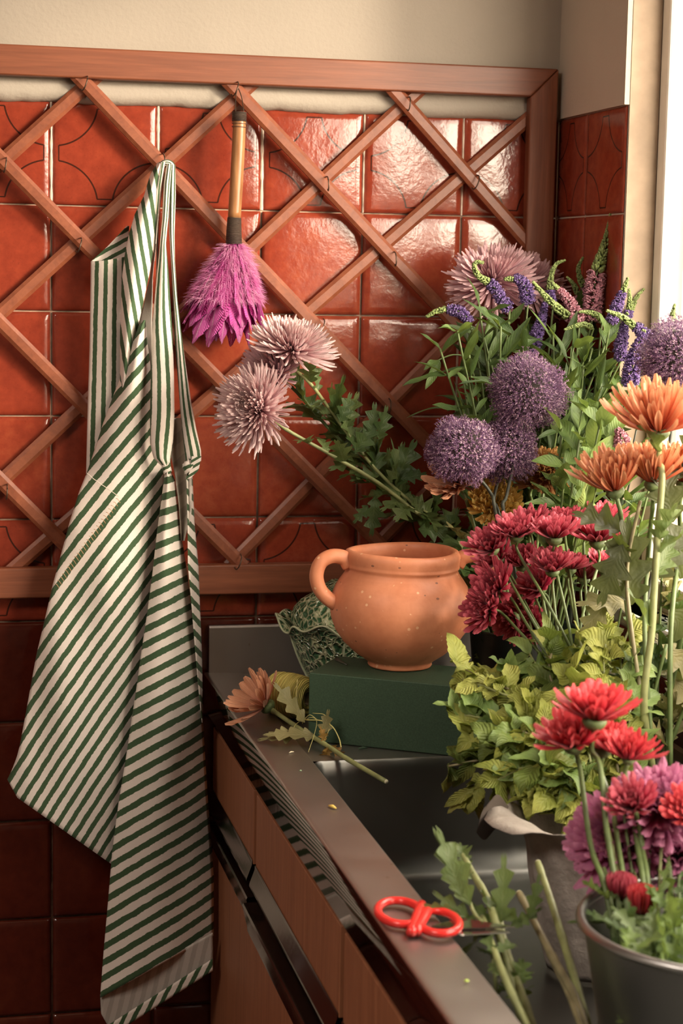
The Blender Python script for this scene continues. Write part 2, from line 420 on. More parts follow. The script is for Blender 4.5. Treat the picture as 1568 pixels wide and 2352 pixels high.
gm = N('window_glass'); gm.set(col=(1, 1, 1), rough=0); gm.b.inputs['Alpha'].default_value = .06; GLASS = gm.m
def sash(ya, yb):
    m = MB(); w_ = .045; a, b, c, d = ya + .002, yb - .002, z0 + .042, z1 - .042
    X0, X1 = WX + .044, WX + .080
    m.box((X0, b - w_, c), (X1, b, d), 0); m.box((X0, a, c), (X1, a + w_, d), 0)
    m.box((X0, a + w_, c), (X1, b - w_, c + w_), 0); m.box((X0, a + w_, d - w_), (X1, b - w_, d), 0)
    s_ = m.build('sash', PAINT, fr, False); bevel(s_, .004)
sash(-1.05, -.31); sash(-1.70, -1.05); sash(WY0 + .03, -1.70)
m = MB(); m.box((.0005, WY1 - .0016, WZ0), (WX, WY1 + .002, WZ1), 0); struct(m.build('trim_2', plain('beige_reveal_paint', (.36, .27, .19), .7), None, False))
m = MB(); m.box((-.004, WY0, WZ0 - .022), (WX, WY1, WZ0), 0); o = struct(m.build('trim_1', PAINT, None, False)); bevel(o, .004)

# ------------------------------------------------------------------ trellis
tr = thing('wooden_trellis', 'reddish brown wooden lattice trellis fixed over the tiled back wall', 'trellis', at(500, 1370, -.03))
FY = -.030
a = at(0, 103, FY); zT = at(1278, 158, FY).z; zTi = at(1215, 222, FY).z; xR = at(1279, 300, FY).x; xRi = at(1216, 300, FY).x
zB = at(600, 1296, FY).z; zBi = at(600, 1364, FY).z
XL = -1.35
def rail(name, quad, mat):
    m = MB(); f = [V((x, FY, z)) for x, z in quad]; b = [V((x, FY + .020, z)) for x, z in quad]; n = len(quad)
    m.add(f + b, [tuple(range(n))[::-1], tuple(range(n, 2 * n))] + [(k, (k + 1) % n, n + (k + 1) % n, n + k) for k in range(n)])
    o = m.build(name, mat, tr, False); bevel(o, .0025, 3); return o
rail('top_rail', [(XL, zTi), (xRi, zTi), (xR, zT), (XL - .04, zT)], WOOD_X)
rail('side_rail', [(xRi, zTi - .0004), (xRi, zB), (xR, zBi), (xR, zT - .0004)], WOOD_Z)
rail('bottom_rail', [(XL - .04, zBi), (xR - .0006, zBi), (xRi - .0006, zB), (XL, zB)], WOOD_X)
def slat(p, q, y, hw=.0100, th=.0105, shift=0.0):
    p, q = at(*p, y), at(*q, y); p.x += shift; q.x += shift
    if p.x > q.x: p, q = q, p                       # run on to the left until a rail is met
    g = (q - p) / (q.x - p.x); lim = zTi + .010 if g.z < 0 else zB - .010
    k = (lim - p.z) / g.z
    if p.x < -.78 or shift: p = p + g * max(k, XL - .012 - p.x) if (k < 0) else p
    if q.x - p.x < .03 or p.x < XL - .05: return None
    if shift: k2 = ((zB - .010 if g.z < 0 else zTi + .010) - q.z) / g.z; q = q + g * min(k2, 0) if k2 < 0 else q
    t = (q - p).normalized(); n = V((t.z, 0, -t.x)); m = MB(); P = []
    prof = [(-1, 1), (-1, .1), (-.52, -.5), (.52, -.5), (1, .1), (1, 1)]
    for k in range(13):
        c = lerp(p, q, k / 12); P.append([c + n * (hw * a_) + V((0, th * .5 * b_ * 1.0, 0)) for a_, b_ in prof])
    U = [[(j / 5, k * .1) for j in range(6)] for k in range(13)]
    m.grid(P, U); L = (q - p).length
    o = m.build('slat', WOOD_S, tr, True); sharp(o, 24)
    return o
FR, BK = -.0235, -.0125
front = [((165, 160), (1085, 1125)), ((508, 170), (1075, 775)), ((868, 165), (1225, 572)), ((-40, 318), (570, 905)), ((-40, 700), (560, 1302)), ((-40, 1062), (200, 1302)), ((600, 985), (872, 1262))]
front[3] = ((-40, 322), (885, 1262)); front.pop()
back = [((232, 165), (-60, 430)), ((600, 172), (-60, 775)), ((992, 180), (-60, 1165)), ((1222, 265), (30, 1308)), ((1100, 715), (525, 1302)), ((1222, 880), (830, 1290))]
for p, q in back: slat(p, q, BK)
for p, q in front: slat(p, q, FR)
for sh in (-.225, -.45):                            # the lattice carries on beyond the left picture edge
    slat(*front[5], FR, shift=sh * 1.1); slat(*back[0], BK, shift=sh * 1.02)
rail('side_rail', [(XL - .04, zT), (XL, zTi), (XL, zB), (XL - .04, zBi)], WOOD_Z)
def hook(px, py, rot=0, s=1.0):
    c = at(px, py, FR - .005); m = MB()
    pts = [c + V((.001, .006, .006)), c + V((0, -.004, .0055)), c + V((.000, -.010, .003))]
    for k in range(8):
        a_ = pi * .5 - k * pi * 1.25 / 7
        pts.append(c + V((.0062 * s * sin(rot) * (1 - cos(k * .4)), -.008 - .005 * cos(a_) * s, -.006 + .0085 * sin(a_) * s)))
    m.tube(spline(pts, 3), .00095, 6); m.build('hook', WIRE, tr)
for px, py in ((14, 372), (186, 556), (375, 362), (545, 198), (750, 415), (938, 232), (1096, 412), (905, 588), (742, 742), (16, 1122), (552, 1283), (200, 185), (893, 925)):
    hook(px, py, random.uniform(-1, 1))

# ------------------------------------------------------------------ counter, sink
CZ = .9
sk = thing('steel_sink_counter', 'stainless steel counter with inset sink basin and upturned back edge', 'sink counter', (-.26, -.9, .84))
YE = -1.80; XF = -.527
m = MB()
# front lip, rolled: bottom return, face, rounded top, rim, step down into the drainer
lip = [(XF + .022, .843), (XF + .004, .842), (XF, .845), (XF, .8965), (XF + .0006, .8984), (XF + .002, .8990), (XF + .006, .8991), (XF + .02, .8984), (XF + .056, .8975)]
ys = [-.012 + (YE + .012) * i / 90 for i in range(91)]
def wob(y, k): return .00018 * sin(y * 19 + k * .2) + .0002 * noise.noise(V((y * 7, k * .3, 2)))
m.grid([[V((x_ + wob(y, z_ * 60), y, z_)) for y in ys] for x_, z_ in lip[:4]], None)
lo_ = m.build('front_lip', STEEL_LIP, sk)
m = MB()
BX0, BX1, BY0, BY1 = -.468, -.07, -1.62, -.507
zr = .8975; zd = .894
# rim along the front, drainer behind, surrounds of the basin
def deck(x0, x1, y0, y1, z, nx=8, ny=20):
    m.grid([[V((lerp(x0, x1, i / nx), lerp(y0, y1, j / ny), z)) for j in range(ny + 1)] for i in range(nx + 1)])
m.grid([[V((x_, y, z_)) for y in ys] for x_, z_ in lip[3:]], None)
m.grid([[V((BX0 - .0030 + .003 * t, y, zr - .0035 * t)) for y in ys] for t in (0, .5, 1)])
deck(BX0, 0, BY1, -.012, zd); deck(BX1, 0, YE, BY1, zd); deck(BX0, BX1, YE, BY0, zd)
m.grid([[V((x_, YE, .86)), V((x_, YE, .897))] for x_ in (XF, 0)])
m.build('worktop', STEEL, sk)
m = MB()                                           # basin: rounded rectangle swept down
def rr(x0, x1, y0, y1, r, z, n=6):
    P = []
    for cx, cy, a0 in ((x1 - r, y1 - r, 0), (x0 + r, y1 - r, pi / 2), (x0 + r, y0 + r, pi), (x1 - r, y0 + r, 3 * pi / 2)):
        for k in range(n + 1):
            a_ = a0 + k * pi / 2 / n; P.append(V((cx + r * cos(a_), cy + r * sin(a_), z)))
    return P
rings = []
for ins, z in ((0, zd), (.002, zd - .003), (.004, zd - .02), (.010, .78), (.016, .752), (.03, .745), (.12, .742), (.16, .741)):
    rings.append(rr(BX0 + ins, BX1 - ins, BY0 + ins, BY1 - ins, min(max(.003, .012 + ins * .2), (BX1 - BX0 - 2 * ins) * .45), z))
m.grid(rings, None, 0, cu=True)
k = len(rings[0]); b0 = len(m.v) - k; m.f.append([b0 + q for q in range(k)]); m.mi.append(0); m.uv += [(0, 0)] * k
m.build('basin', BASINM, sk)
m = MB()
bs = [(-.008, .894), (-.013, .897), (-.013, .965), (-.011, .968), (-.003, .968), (-.003, .90)]
m.grid([[V((x_, y_, z_)) for x_ in (-.520, -.35, -.2, 0)] for y_, z_ in [(-.020, .8938), (-.0145, .8955)] + bs[2:]])
m.add([V((-.520, a_, b_)) for a_, b_ in [(-.0145, .8955)] + bs[2:5] + [(-.003, .894)]], [(0, 1, 2, 3, 4)])
m.build('back_upstand', STEEL, sk, False)

cb = thing('base_cabinet', 'wooden base cabinet under the steel counter with drawers and doors', 'cabinet', (-.26, -.9, 0))
CX = -.512
m = MB(); m.box((CX + .020, YE + .01, .08), (-.002, -.004, .730)); m.box((CX + .020, YE + .01, .73), (CX + .034, -.004, .862)); m.box((CX + .034, -.022, .73), (-.002, -.004, .862)); m.box((CX + .003, YE + .01, .819), (CX + .02, -.004, .853))
m.build('carcass', CAB_D, cb, False)
fronts = [(-.010, -.352), (-.372, -.862), (-.882, -1.32), (-1.34, -1.78)]
for i, (ya, yb) in enumerate(fronts):
    m = MB(); m.box((CX, yb, .716), (CX + .018, ya, .816)); d = bevel(m.build('drawer', CAB, cb, False), .001)
    m = MB()                                       # steel pull strip under the drawer, turned outward and under
    P = [(CX - .0012, .722), (CX - .0015, .716), (CX - .008, .698), (CX - .0085, .6945), (CX - .004, .694), (CX + .016, .700)]
    m.grid([[V((x_, lerp(ya, yb, k_ / 20), z_)) for k_ in range(21)] for x_, z_ in P]); m.grid([[V((CX + .016, y_, .70)), V((CX + .0, y_, .716)), V((CX - .006, y_, .698))] for y_ in (ya, ya - .0005)])
    h = m.build('pull_strip', STEEL_H, d); h.matrix_parent_inverse = d.matrix_world.inverted()
    off = 0 if i != 1 else -.009
    m = MB(); m.box((CX + off, yb, .10), (CX + .018 + off, ya, .655)); d = bevel(m.build('door', CAB, cb, False), .001)
    m = MB()
    P = [(CX + .016 + off, .672), (CX - .007 + off, .672), (CX - .0085 + off, .669), (CX - .0015 + off, .640), (CX - .001 + off, .634)]
    m.grid([[V((x_, lerp(ya, yb, k_ / 20), z_)) for k_ in range(21)] for x_, z_ in P])
    h = m.build('pull_strip', STEEL_H, d); sharp(h, 30)
# ------------------------------------------------------------------ foam block, pot
bl0, bz = at(710, 1545, -.411), .983
def foam():
    p0 = atz(710, 1545, bz); p1 = atz(1110, 1582, bz); p3 = atz(792, 1490, bz)
    ex = (p1 - p0); ex.z = 0; ex.normalize(); ey = V((-ex.y, ex.x, 0)); W_, D_ = .228, .112
    o = thing('floral_foam_block', 'dark green floral foam brick standing on the steel counter under the clay pot', 'foam block', (p0.x, p0.y, zd))
    m = MB(); n = 24; rnd = random.Random(4)
    def P(u, v_, z): return p0 + ex * (u * W_) + ey * (v_ * D_) + V((0, 0, z - bz))
    zz0 = zd + .0005
    m.box((0, 0, 0), (W_, D_, bz - zz0), 0, .0012)
    M = Matrix((ex, ey, V((0, 0, 1)))).transposed(); m.v = [tuple(M @ V(q) + V((p0.x, p0.y, zz0))) for q in m.v]
    ob = m.build('block', FOAM, o, False); return o, p0, ex, ey
FOAM = N('floral_foam'); _co = FOAM.coord(); _f = FOAM.noise(_co, 500, 3); FOAM.set(col=FOAM.ramp(_f, [(.3, (.030, .060, .034)), (.7, (.045, .085, .048))]), rough=.62, spec=.35); FOAM.bump(_f, .00015); FOAM = FOAM.m
fo, fp0, fex, fey = foam()
m = MB(); m.tube([fp0 + fex * .006 + fey * .085 + V((0, 0, .0015)), fp0 + fex * .02 + fey * .07 + V((0, 0, .0015)), fp0 + fex * .03 + fey * .06 + V((0, 0, .001))], lambda t: .003 * (1 - t * .6), 6, flat=.5)
tag(m.build('plant_scrap', STEM_D), 'small dark stem scrap on the left end of the green foam block', 'stem scrap')

CLAY = N('unglazed_terracotta'); _co = CLAY.coord(); _a = CLAY.noise(_co, 7, 5, .6); _b = CLAY.noise(_co, 90, 3)
_c = CLAY.ramp(CLAY.math('ADD', CLAY.math('MULTIPLY', _a, .75), CLAY.math('MULTIPLY', _b, .25)), [(.35, (.50, .165, .075)), (.62, (.66, .26, .135))])
_v = CLAY.node('ShaderNodeTexVoronoi'); _v.inputs['Scale'].default_value = 85; CLAY.link(_co, _v.inputs['Vector'])
_c = CLAY.mix(CLAY.math('MULTIPLY', CLAY.math('MULTIPLY', CLAY.math('LESS_THAN', _v.outputs['Distance'], .16), CLAY.math('GREATER_THAN', CLAY.noise(_co, 40, 1), .56)), .75), _c, (.80, .50, .30))
_v2 = CLAY.node('ShaderNodeTexVoronoi'); _v2.inputs['Scale'].default_value = 48; CLAY.link(CLAY.coord('Object', (1, 1, 1.6)), _v2.inputs['Vector'])
_dk = CLAY.math('MULTIPLY', CLAY.math('LESS_THAN', _v2.outputs['Distance'], .11), CLAY.math('GREATER_THAN', CLAY.noise(_co, 31, 1), .5))
_c = CLAY.mix(CLAY.math('MULTIPLY', _dk, .75), _c, (.14, .06, .04))
CLAY.set(col=_c, rough=.48, spec=.4); CLAY.bump(CLAY.math('ADD', CLAY.math('SUBTRACT', CLAY.math('MULTIPLY', _b, .4), _dk), CLAY.math('MULTIPLY', CLAY.noise(CLAY.coord('Object', (2, 2, 120)), 1, 2), .35)), .0008); CLAY = CLAY.m
pc = at(918, 1510, -.385); pc.z = bz
pt = thing('terracotta_pot', 'round terracotta pot with two loop handles standing on the green foam block', 'pot', pc)
H_ = .152
outp = [(0, 0), (.036, 0), (.0405, .0012), (.0418, .0035), (.041, .006), (.0455, .010), (.059, .019), (.074, .033), (.0845, .048), (.0905, .064), (.0922, .078), (.0905, .092), (.085, .106), (.079, .115), (.0745, .121), (.0725, .1255), (.0722, .128), (.0742, .130), (.0745, .132), (.0740, .1335), (.0742, .136), (.0752, .142), (.0748, .147), (.0725, .1505), (.0690, .152), (.066, .1515), (.0635, .149), (.063, .142), (.064, .132), (.072, .115), (.082, .095), (.084, .075), (.078, .05), (.06, .025), (.03, .012), (0, .011)]
m = MB(); m.lathe([(r * .995, z) for r, z in outp], pc, 96, None, lambda r, z, a, i: (r * (1 + .004 * sin(2 * a + 1)), z + .0012 * sin(a * 2 + .5) * (z > .12))); m.build('body', CLAY, pt)
for sx in (-1, 1):
    ex = V((cos(-.20), sin(-.20), 0)) if sx > 0 else V((-1, -.05, 0)).normalized()
    m = MB(); pts = [(.070, .134), (.078, .143), (.094, .1455), (.108, .138), (.1135, .122), (.110, .106), (.101, .094), (.090, .086), (.082, .082)]
    m.tube(spline([pc + ex * a_ + V((0, 0, b_)) for a_, b_ in pts], 5), lambda t: .0092 + .002 * abs(2 * t - 1) ** 3, 12, flat=.95); m.build('handle', CLAY, pt)

# cabbage tureen
CABB = N('cabbage_majolica_glaze'); _co = CABB.coord('Object', (1, 1, .8))
_v = CABB.node('ShaderNodeTexVoronoi', feature='DISTANCE_TO_EDGE'); _v.inputs['Scale'].default_value = 105
_n = CABB.node('ShaderNodeTexNoise'); _n.inputs['Scale'].default_value = 40; CABB.link(_co, _n.inputs['Vector'])
_m = CABB.node('ShaderNodeMix', data_type='RGBA', blend_type='LINEAR_LIGHT'); _m.inputs[0].default_value = .018; CABB.link(_co, _m.inputs[6]); CABB.link(_n.outputs['Color'], _m.inputs[7]); CABB.link(_m.outputs[2], _v.inputs['Vector'])
_d_ = _v.outputs['Distance']
CABB.set(col=CABB.ramp(_d_, [(.0, (.62, .62, .42)), (.07, (.42, .48, .27)), (.16, (.05, .14, .06)), (.4, (.02, .075, .035))]), rough=.16, spec=.6)
CABB.bump(CABB.ramp(_d_, [(0, (1, 1, 1)), (.12, (.5, .5, .5)), (.3, (0, 0, 0))]), .0035); CABB = CABB.m
CABR = plain('pale_green_glaze_rib', (.50, .55, .36), .2, 0, 60, .2)
tcx = at(800, 1540, -.125); tcx.z = zd
tt = thing('cabbage_tureen', 'green ceramic cabbage-leaf tureen with lid behind the clay pot', 'tureen', tcx)
m = MB()
tp = [(0, .004), (.040, .004), (.046, 0), (.050, .002), (.052, .008), (.060, .022), (.070, .042), (.079, .064), (.085, .082), (.092, .092), (.101, .097)]
tin = [(.0985, .0995), (.088, .095), (.080, .084), (.070, .06), (.05, .02), (0, .01)]
def tmod(r, z, a, i):
    t = min(1, z / .097); lobe = abs(sin(2.5 * a + .9)) ; k = t ** 3
    return r * (1 + .10 * k * (lobe - .5)), z + .016 * k * (lobe - .55) + .005 * k * sin(11 * a)
m.lathe(tp + tin, tcx, 120, None, tmod); bw = m.build('bowl', CABB, tt)
for k in range(5):                                 # raised ribs of the moulded leaves
    a0 = k * 2 * pi / 5 - .36 / 2.5 + pi / 5; m = MB()
    pts = []
    for i in range(3, len(tp)):
        r, z = tmod(*tp[i], a0, i); pts.append(tcx + V(((r + .0012) * cos(a0 + .02 * i), (r + .0012) * sin(a0 + .02 * i), z)))
    m.tube(spline(pts, 3), lambda t: .0024 * (1 - .5 * t), 6); m.build('leaf_rib', CABR, tt)
m = MB(); rim = []
for q in range(160):
    a0 = 2 * pi * q / 160; r, z = tmod(.101, .097, a0, 9); rim.append(tcx + V((r * cos(a0), r * sin(a0), z + .001)))
m.tube(rim, .0016, 6, closed=True); m.build('rim', CABR, tt)
m = MB(); lp = [(.080, .086), (.084, .096), (.083, .106), (.078, .118), (.069, .131), (.055, .143), (.036, .151), (.016, .154), (0, .155)]
m.lathe(lp, tcx, 96, None, lambda r, z, a, i: (r * (1 + .05 * abs(sin(1.5 * a + z * 22)) - .02), z + .006 * sin(3 * a + r * 50) * min(1, r * 20))); m.build('lid', CABB, tt)

# twine spool
TW = N('yellow_raffia_twine'); u_, v_ = TW.uv(); _co = TW.coord(); _w = TW.math('SINE', TW.math('ADD', TW.math('MULTIPLY', v_, 330), TW.math('MULTIPLY', TW.noise(_co, 40, 2), 12)))
TW.set(col=TW.ramp(TW.math('ADD', TW.math('MULTIPLY', _w, .25), TW.noise(_co, 90, 3)), [(.1, (.36, .32, .06)), (.65, (.68, .62, .17))]), rough=.6); TW.bump(_w, .0006); TW = TW.m
ax = V((.66, -.75, 0)).normalized(); R_ = .030
cc = atz(668, 1598, zd + R_)
tw = thing('twine_spool', 'spool of yellow raffia twine lying against the green foam block', 'spool', cc - V((0, 0, R_)))
M = Matrix((V((0, 0, 1)).cross(ax), V((0, 0, 1)), ax)).transposed()
sp_ = [(.0095, -.028), (.018, -.031), (.025, -.030), (.0285, -.024), (.0300, -.012), (.0300, .004), (.0290, .016), (.0265, .024), (.0215, .0295), (.0150, .031), (.0105, .029), (.0095, .022), (.0095, -.028)]
m = MB()
def wind(r, z, a, i): return r + .0006 * sin(a * 3 + z * 900), z + .001 * sin(a + i)
pr = [ (p.x, p.y) for p in spline([(r, z, 0) for r, z in sp_], 5)]
m.lathe(pr, cc, 64, M, wind); m.build('wound_twine', TW, tw)
m = MB(); m.lathe([(.0094, -.0275), (.0094, .0275), (.0082, .0275), (.0082, -.0275), (.0094, -.0275)], cc, 24, M); m.build('core', plain('cardboard_core', (.20, .15, .08), .8), tw)
T1 = [(683, 1560, -.335), (681, 1600, -.345), (680, 1635, -.36), (695, 1652, -.40), (735, 1655, -.43), (762, 1668, -.45), (778, 1695, -.47), (783, 1716, -.485)]
m = MB(); m.tube(spline([at(*p) for p in T1], 6), .00075, 6)
for T in ([(700, 1654, -.405), (715, 1648, -.42), (727, 1656, -.43), (722, 1685, -.45), (708, 1727, -.47)], [(718, 1638, -.42), (745, 1642, -.44), (758, 1665, -.45), (745, 1700, -.46)], [(690, 1655, -.40), (676, 1668, -.41), (672, 1690, -.43)], [(730, 1655, -.43), (712, 1642, -.42), (700, 1652, -.41), (694, 1662, -.4)]):
    m.tube(spline([at(*p) for p in T], 6), .0004, 5)
m.build('loose_thread', plain('pale_twine', (.66, .60, .22), .6), tw)

# scissors on the rim
SCR = N('red_plastic'); SCR.set(col=(.72, .035, .030), rough=.25, spec=.5); SCR = SCR.m
s0 = atz(960, 2110, .9); sz = .9045
sc = thing('scissors', 'small scissors with red plastic loop handles lying on the steel rim', 'scissors', (s0.x, s0.y, .9))
def zp(px, py, z=sz): return atz(px, py, z)
for k, (cx, cy, a_, b_, dy) in enumerate(((919, 2096, 52, 27, .10), (1004, 2118, 50, 26, .12))):
    m = MB(); m.tube([zp(cx + a_ * cos(t) * 1, cy + b_ * sin(t) + a_ * cos(t) * dy) for t in [2 * pi * q / 40 for q in range(40)]], .0040, 10, closed=True, flat=1.0)
    e0, e1 = ((968, 2078), (944, 2142)) if k == 0 else ((985, 2088), (956, 2140))
    m.tube(spline([zp(*e0), zp((e0[0] + e1[0]) / 2 - 1, (e0[1] + e1[1]) / 2), zp(*e1)], 4), .0048, 10)
    m.build('handle_loop', SCR, sc)
m = MB()
for z_, (p, q, r, t_) in ((.9035, ((990, 2126), (1060, 2108), (1182, 2128), (1060, 2132))), (.9015, ((990, 2130), (1060, 2120), (1170, 2140), (1065, 2146)))):
    P = [zp(*x_, z_) for x_ in (p, q, r, t_)]; m.add(P + [x_ - V((0, 0, .0014)) for x_ in P], [(0, 1, 2, 3), (7, 6, 5, 4), (0, 4, 5, 1), (1, 5, 6, 2), (2, 6, 7, 3), (3, 7, 4, 0)])
m.build('blade', STEEL_H, sc, False)

# ------------------------------------------------------------------ apron
ap = thing('striped_apron', 'green and white striped cotton apron hanging from a trellis hook', 'apron', at(380, 372, -.045))
def panel(name, Lc, Rc, y0, y1, dep, stripe, mat=None, ny=60, nx=26, thick=.0009, ripple=0.0, botfn=None):
    P = []; U = []
    for i in range(ny + 1):
        t = i / ny; py = lerp(y0, y1, t); row = []; ur = []
        for j in range(nx + 1):
            u = j / nx
            xl = interp(Lc, py); xr = interp(Rc, py); px = lerp(xl, xr, u)
            pyy = py
            if botfn: pyy = botfn(px, py, t, u)
            d = dep(u, t) + ripple * noise.noise(V((px * .012, pyy * .004, 5)))
            row.append(at(px, pyy, d)); ur.append((stripe(px, pyy, u), t))
        P.append(row); U.append(ur)
    m = MB(); m.grid(P, U); o = m.build(name, mat or CLOTH, ap)
    if thick:
        s_ = o.modifiers.new('thickness', 'SOLIDIFY'); s_.thickness = thick; s_.offset = 0
    return o
# inner back of the bib seen inside the neckline
panel('bib_back', [(215, 598), (240, 575), (292, 519)][::-1] and [(292, 519), (245, 568), (208, 601)], [(296, 519), (296, 601)], 519, 603, lambda u, t: -.050 + .008 * u, lambda x, y, u: (y + .55 * x) / 22, None, 14, 10)
# bib, straight stripes
def bibbot(px, py, t, u): return py - (1 - t) * 12 * max(0, (px - 215) / 80) ** 1.5
panel('bib', [(209, 600), (206, 800), (201, 960), (198, 1090)], [(300, 600), (306, 800), (300, 1090)], 600, 1095, lambda u, t: -.046 - .020 * sin(pi * min(1, u * .8 + .1)) - .006 * t, lambda x, y, u: (x + (y - 600) * (.028 - .03 * u)) / 20.5 + .35 + 1.5 * max(0, u - .6) ** 2, ripple=.003, botfn=bibbot)
panel('bib_side', [(362, 374), (345, 402), (331, 450), (310, 492), (297, 535), (287, 585), (280, 640), (276, 760), (276, 900)], [(376, 374), (364, 430), (358, 500), (353, 570), (342, 632), (331, 685), (318, 745), (300, 850), (290, 900)], 374, 900, lambda u, t: -.050 - .035 * min(1, t * 2) - .016 * sin(pi * u), lambda x, y, u: (x - .28 * (y - 640) * .55 + (8 if y < 500 else 0) * 0) / 19.5, ripple=.004, ny=80)
panel('lining', [(352, 560), (344, 640), (330, 700), (318, 745), (322, 800), (345, 880)], [(358, 560), (350, 640), (349, 760), (350, 880)], 560, 880, lambda u, t: -.060 - .01 * u, lambda x, y, u: x / 60, CLOTH_IN, 24, 10, ripple=.004)
# main skirt, diagonal stripes
ML = [(331, 735), (318, 748), (300, 790), (283, 850), (262, 905), (238, 970), (217, 1035), (200, 1085), (182, 1130), (160, 1200), (140, 1275), (121, 1345), (104, 1420), (85, 1500), (66, 1590), (45, 1690), (17, 1790)]
MR = [(333, 735), (338, 790), (345, 840), (347, 900), (346, 1000), (352, 1045), (372, 1068), (377, 1090), (371, 1150), (362, 1230), (352, 1320), (345, 1400), (334, 1480), (322, 1560), (308, 1660), (296, 1740), (284, 1800)]
def mainbot(px, py, t, u):                         # last rows follow the slanting hem
    lo = interp([(1790, 17), (1832, 40), (1985, 256), (2000, 290)], px)
    k = max(0, (py - 1500) / 290); hem = interp([(1790, 17), (1832, 40), (1985, 256), (1990, 290)], px)
    return py + (hem - 1790) * k ** 1.3 if True else py
def mstripe(x, y, u):
    mm = 1.20 + .36 * max(0, min(1, (y - 1000) / 900)); c = 14 * max(0, u - .75) ** 1.2
    return (y + mm * (x - 210) * (1 - .16 * max(0, u - .8) * 5 * 0) + (60 * max(0, u - .8) ** 1.5 if y > 1000 else 0)) / 44
panel('skirt', ML, MR, 735, 1790, lambda u, t: lerp(-.074, -.064, u) - .040 * sin(pi * min(1, u * .95 + .02)) ** .8 - .015 * t, mstripe, None, 130, 46, ripple=.012, botfn=mainbot)
# right-hand skirt fold, shallower stripes
RL = [(380, 1078), (372, 1140), (360, 1230), (350, 1320), (338, 1410), (326, 1490), (315, 1570), (300, 1670), (288, 1750), (272, 1850), (258, 1960), (248, 2080), (238, 2190), (230, 2292)]
RR = [(390, 1078), (402, 1105), (408, 1160), (416, 1230), (427, 1300), (437, 1370), (446, 1450), (454, 1530), (462, 1600), (468, 1700), (476, 1850), (484, 1980), (490, 2100), (490, 2292)]
def rbot(px, py, t, u):
    hem = 2292 - (px - 230) * (142 / 258.0); k = max(0, (py - 1700) / 592)
    return py + (hem - 2292) * k ** 1.2
def rstripe(x, y, u):
    return (y + (.50 + .10 * min(1, max(0, (y - 1300) / 700))) * (x - 300) - (.22 * (x - 380) if y < 1100 else .22 * (x - 380) * max(0, 1 - (y - 1100) / 250)) + 30 * max(0, u - .7) ** 1.3 * max(0, min(1, (y - 1500) / 300))) / 35.5 
panel('skirt_fold', RL, RR, 1078, 2292, lambda u, t: lerp(-.105, -.050 - .025 * t, u) - .046 * sin(pi * (u * .9 + .05)) * (1 - .3 * t) - .010 * t, rstripe, None, 150, 32, ripple=.010, botfn=rbot)
panel('side_hem', [(428, 1085), (431, 1200), (432, 1300), (441, 1400), (449, 1500), (458, 1600), (464, 1660)], [(441, 1085), (446, 1200), (455, 1300), (459, 1400), (463, 1500), (465, 1600), (466, 1660)], 1085, 1660, lambda u, t: -.098 + .040 * u, lambda x, y, u: (y - 1.1 * (x - 430)) / 34, None, 60, 6)
panel('lining', [(394, 960), (392, 1040), (400, 1080), (410, 1150), (416, 1240)], [(424, 960), (430, 1040), (440, 1100), (440, 1180), (424, 1240)], 960, 1242, lambda u, t: -.082 + .01 * sin(u * 5), lambda x, y, u: (y + .8 * x) / 60, CLOTH_IN, 20, 8)
# turned-up underside along the lower hem
def ubot(px, py, t, u): return py - (px - 228) * (142 / 258.0)
panel('lining', [(230, 2285), (232, 2330), (262, 2400), (300, 2470)], [(488, 2285), (489, 2330), (489, 2360), (489, 2470)], 2286, 2392, lambda u, t: -.118 + .01 * t, lambda x, y, u: (x + .25 * (y - 2290)) / 23, CLOTH_IN, 14, 40, botfn=lambda px, py, t, u: py - (px - 228) * .553 - 20 * t * u)
panel('reverse_hem', [(243, 2376), (252, 2400)], [(488, 2376), (489, 2400)], 2372, 2400, lambda u, t: -.119, lambda x, y, u: (x + .5 * (y - 2390)) / 23, None, 4, 60, botfn=lambda px, py, t, u: py - (px - 228) * .553 - 20 * u - 6)
# neck straps
T1L = [(383, 376), (376, 420), (373, 500), (366, 580), (358, 660), (351, 740), (347, 850), (345, 950), (345, 1020), (353, 1052), (372, 1070), (384, 1084)]
T1R = [(394, 376), (390, 430), (386, 500), (381, 560), (386, 620), (391, 700), (396, 780), (399, 860), (400, 950), (397, 1010), (392, 1050), (389, 1084)]
panel('neck_strap', T1L, T1R, 376, 1084, lambda u, t: -.060 - .062 * min(1, t * 1.3) - .008 * sin(pi * u), lambda x, y, u: u * 2.6 + .5 + .25 * sin(y * .012), None, 90, 10, ripple=.004)
T2L = [(388, 378), (386, 450), (389, 540), (394, 620), (398, 700), (402, 780), (408, 860), (414, 940), (421, 1010), (428, 1068)]
T2R = [(402, 378), (403, 450), (400, 540), (401, 600), (406, 680), (415, 760), (426, 840), (438, 920), (450, 985), (461, 1035), (462, 1058), (448, 1066)]
panel('neck_strap', T2L, T2R, 378, 1066, lambda u, t: -.055 - .05 * min(1, t * 1.3) - .006 * sin(pi * u), lambda x, y, u: u * 2.4 + .2 + .2 * sin(y * .015), None, 90, 8, ripple=.004)
panel('strap_gather', [(366, 372), (357, 430), (353, 520), (352, 600)], [(380, 372), (372, 430), (362, 520), (355, 600)], 372, 600, lambda u, t: -.057 - .01 * sin(pi * u), lambda x, y, u: u * 2.2, None, 30, 6)
m = MB(); U_ = []
P = []
for i in range(17):                                # cloth looped over the hook
    a_ = pi * i / 16; row = []; ur = []
    for j in range(7):
        px = 383 - (19 - 2 * 0) * cos(a_) * (1 - .06 * j); py = 382 - 16 * sin(a_) + j * 2.2
        row.append(at(px, py, -.050 - .0018 * j)); ur.append((j / 6 * 2.6, i / 16))
    P.append(row); U_.append(ur)
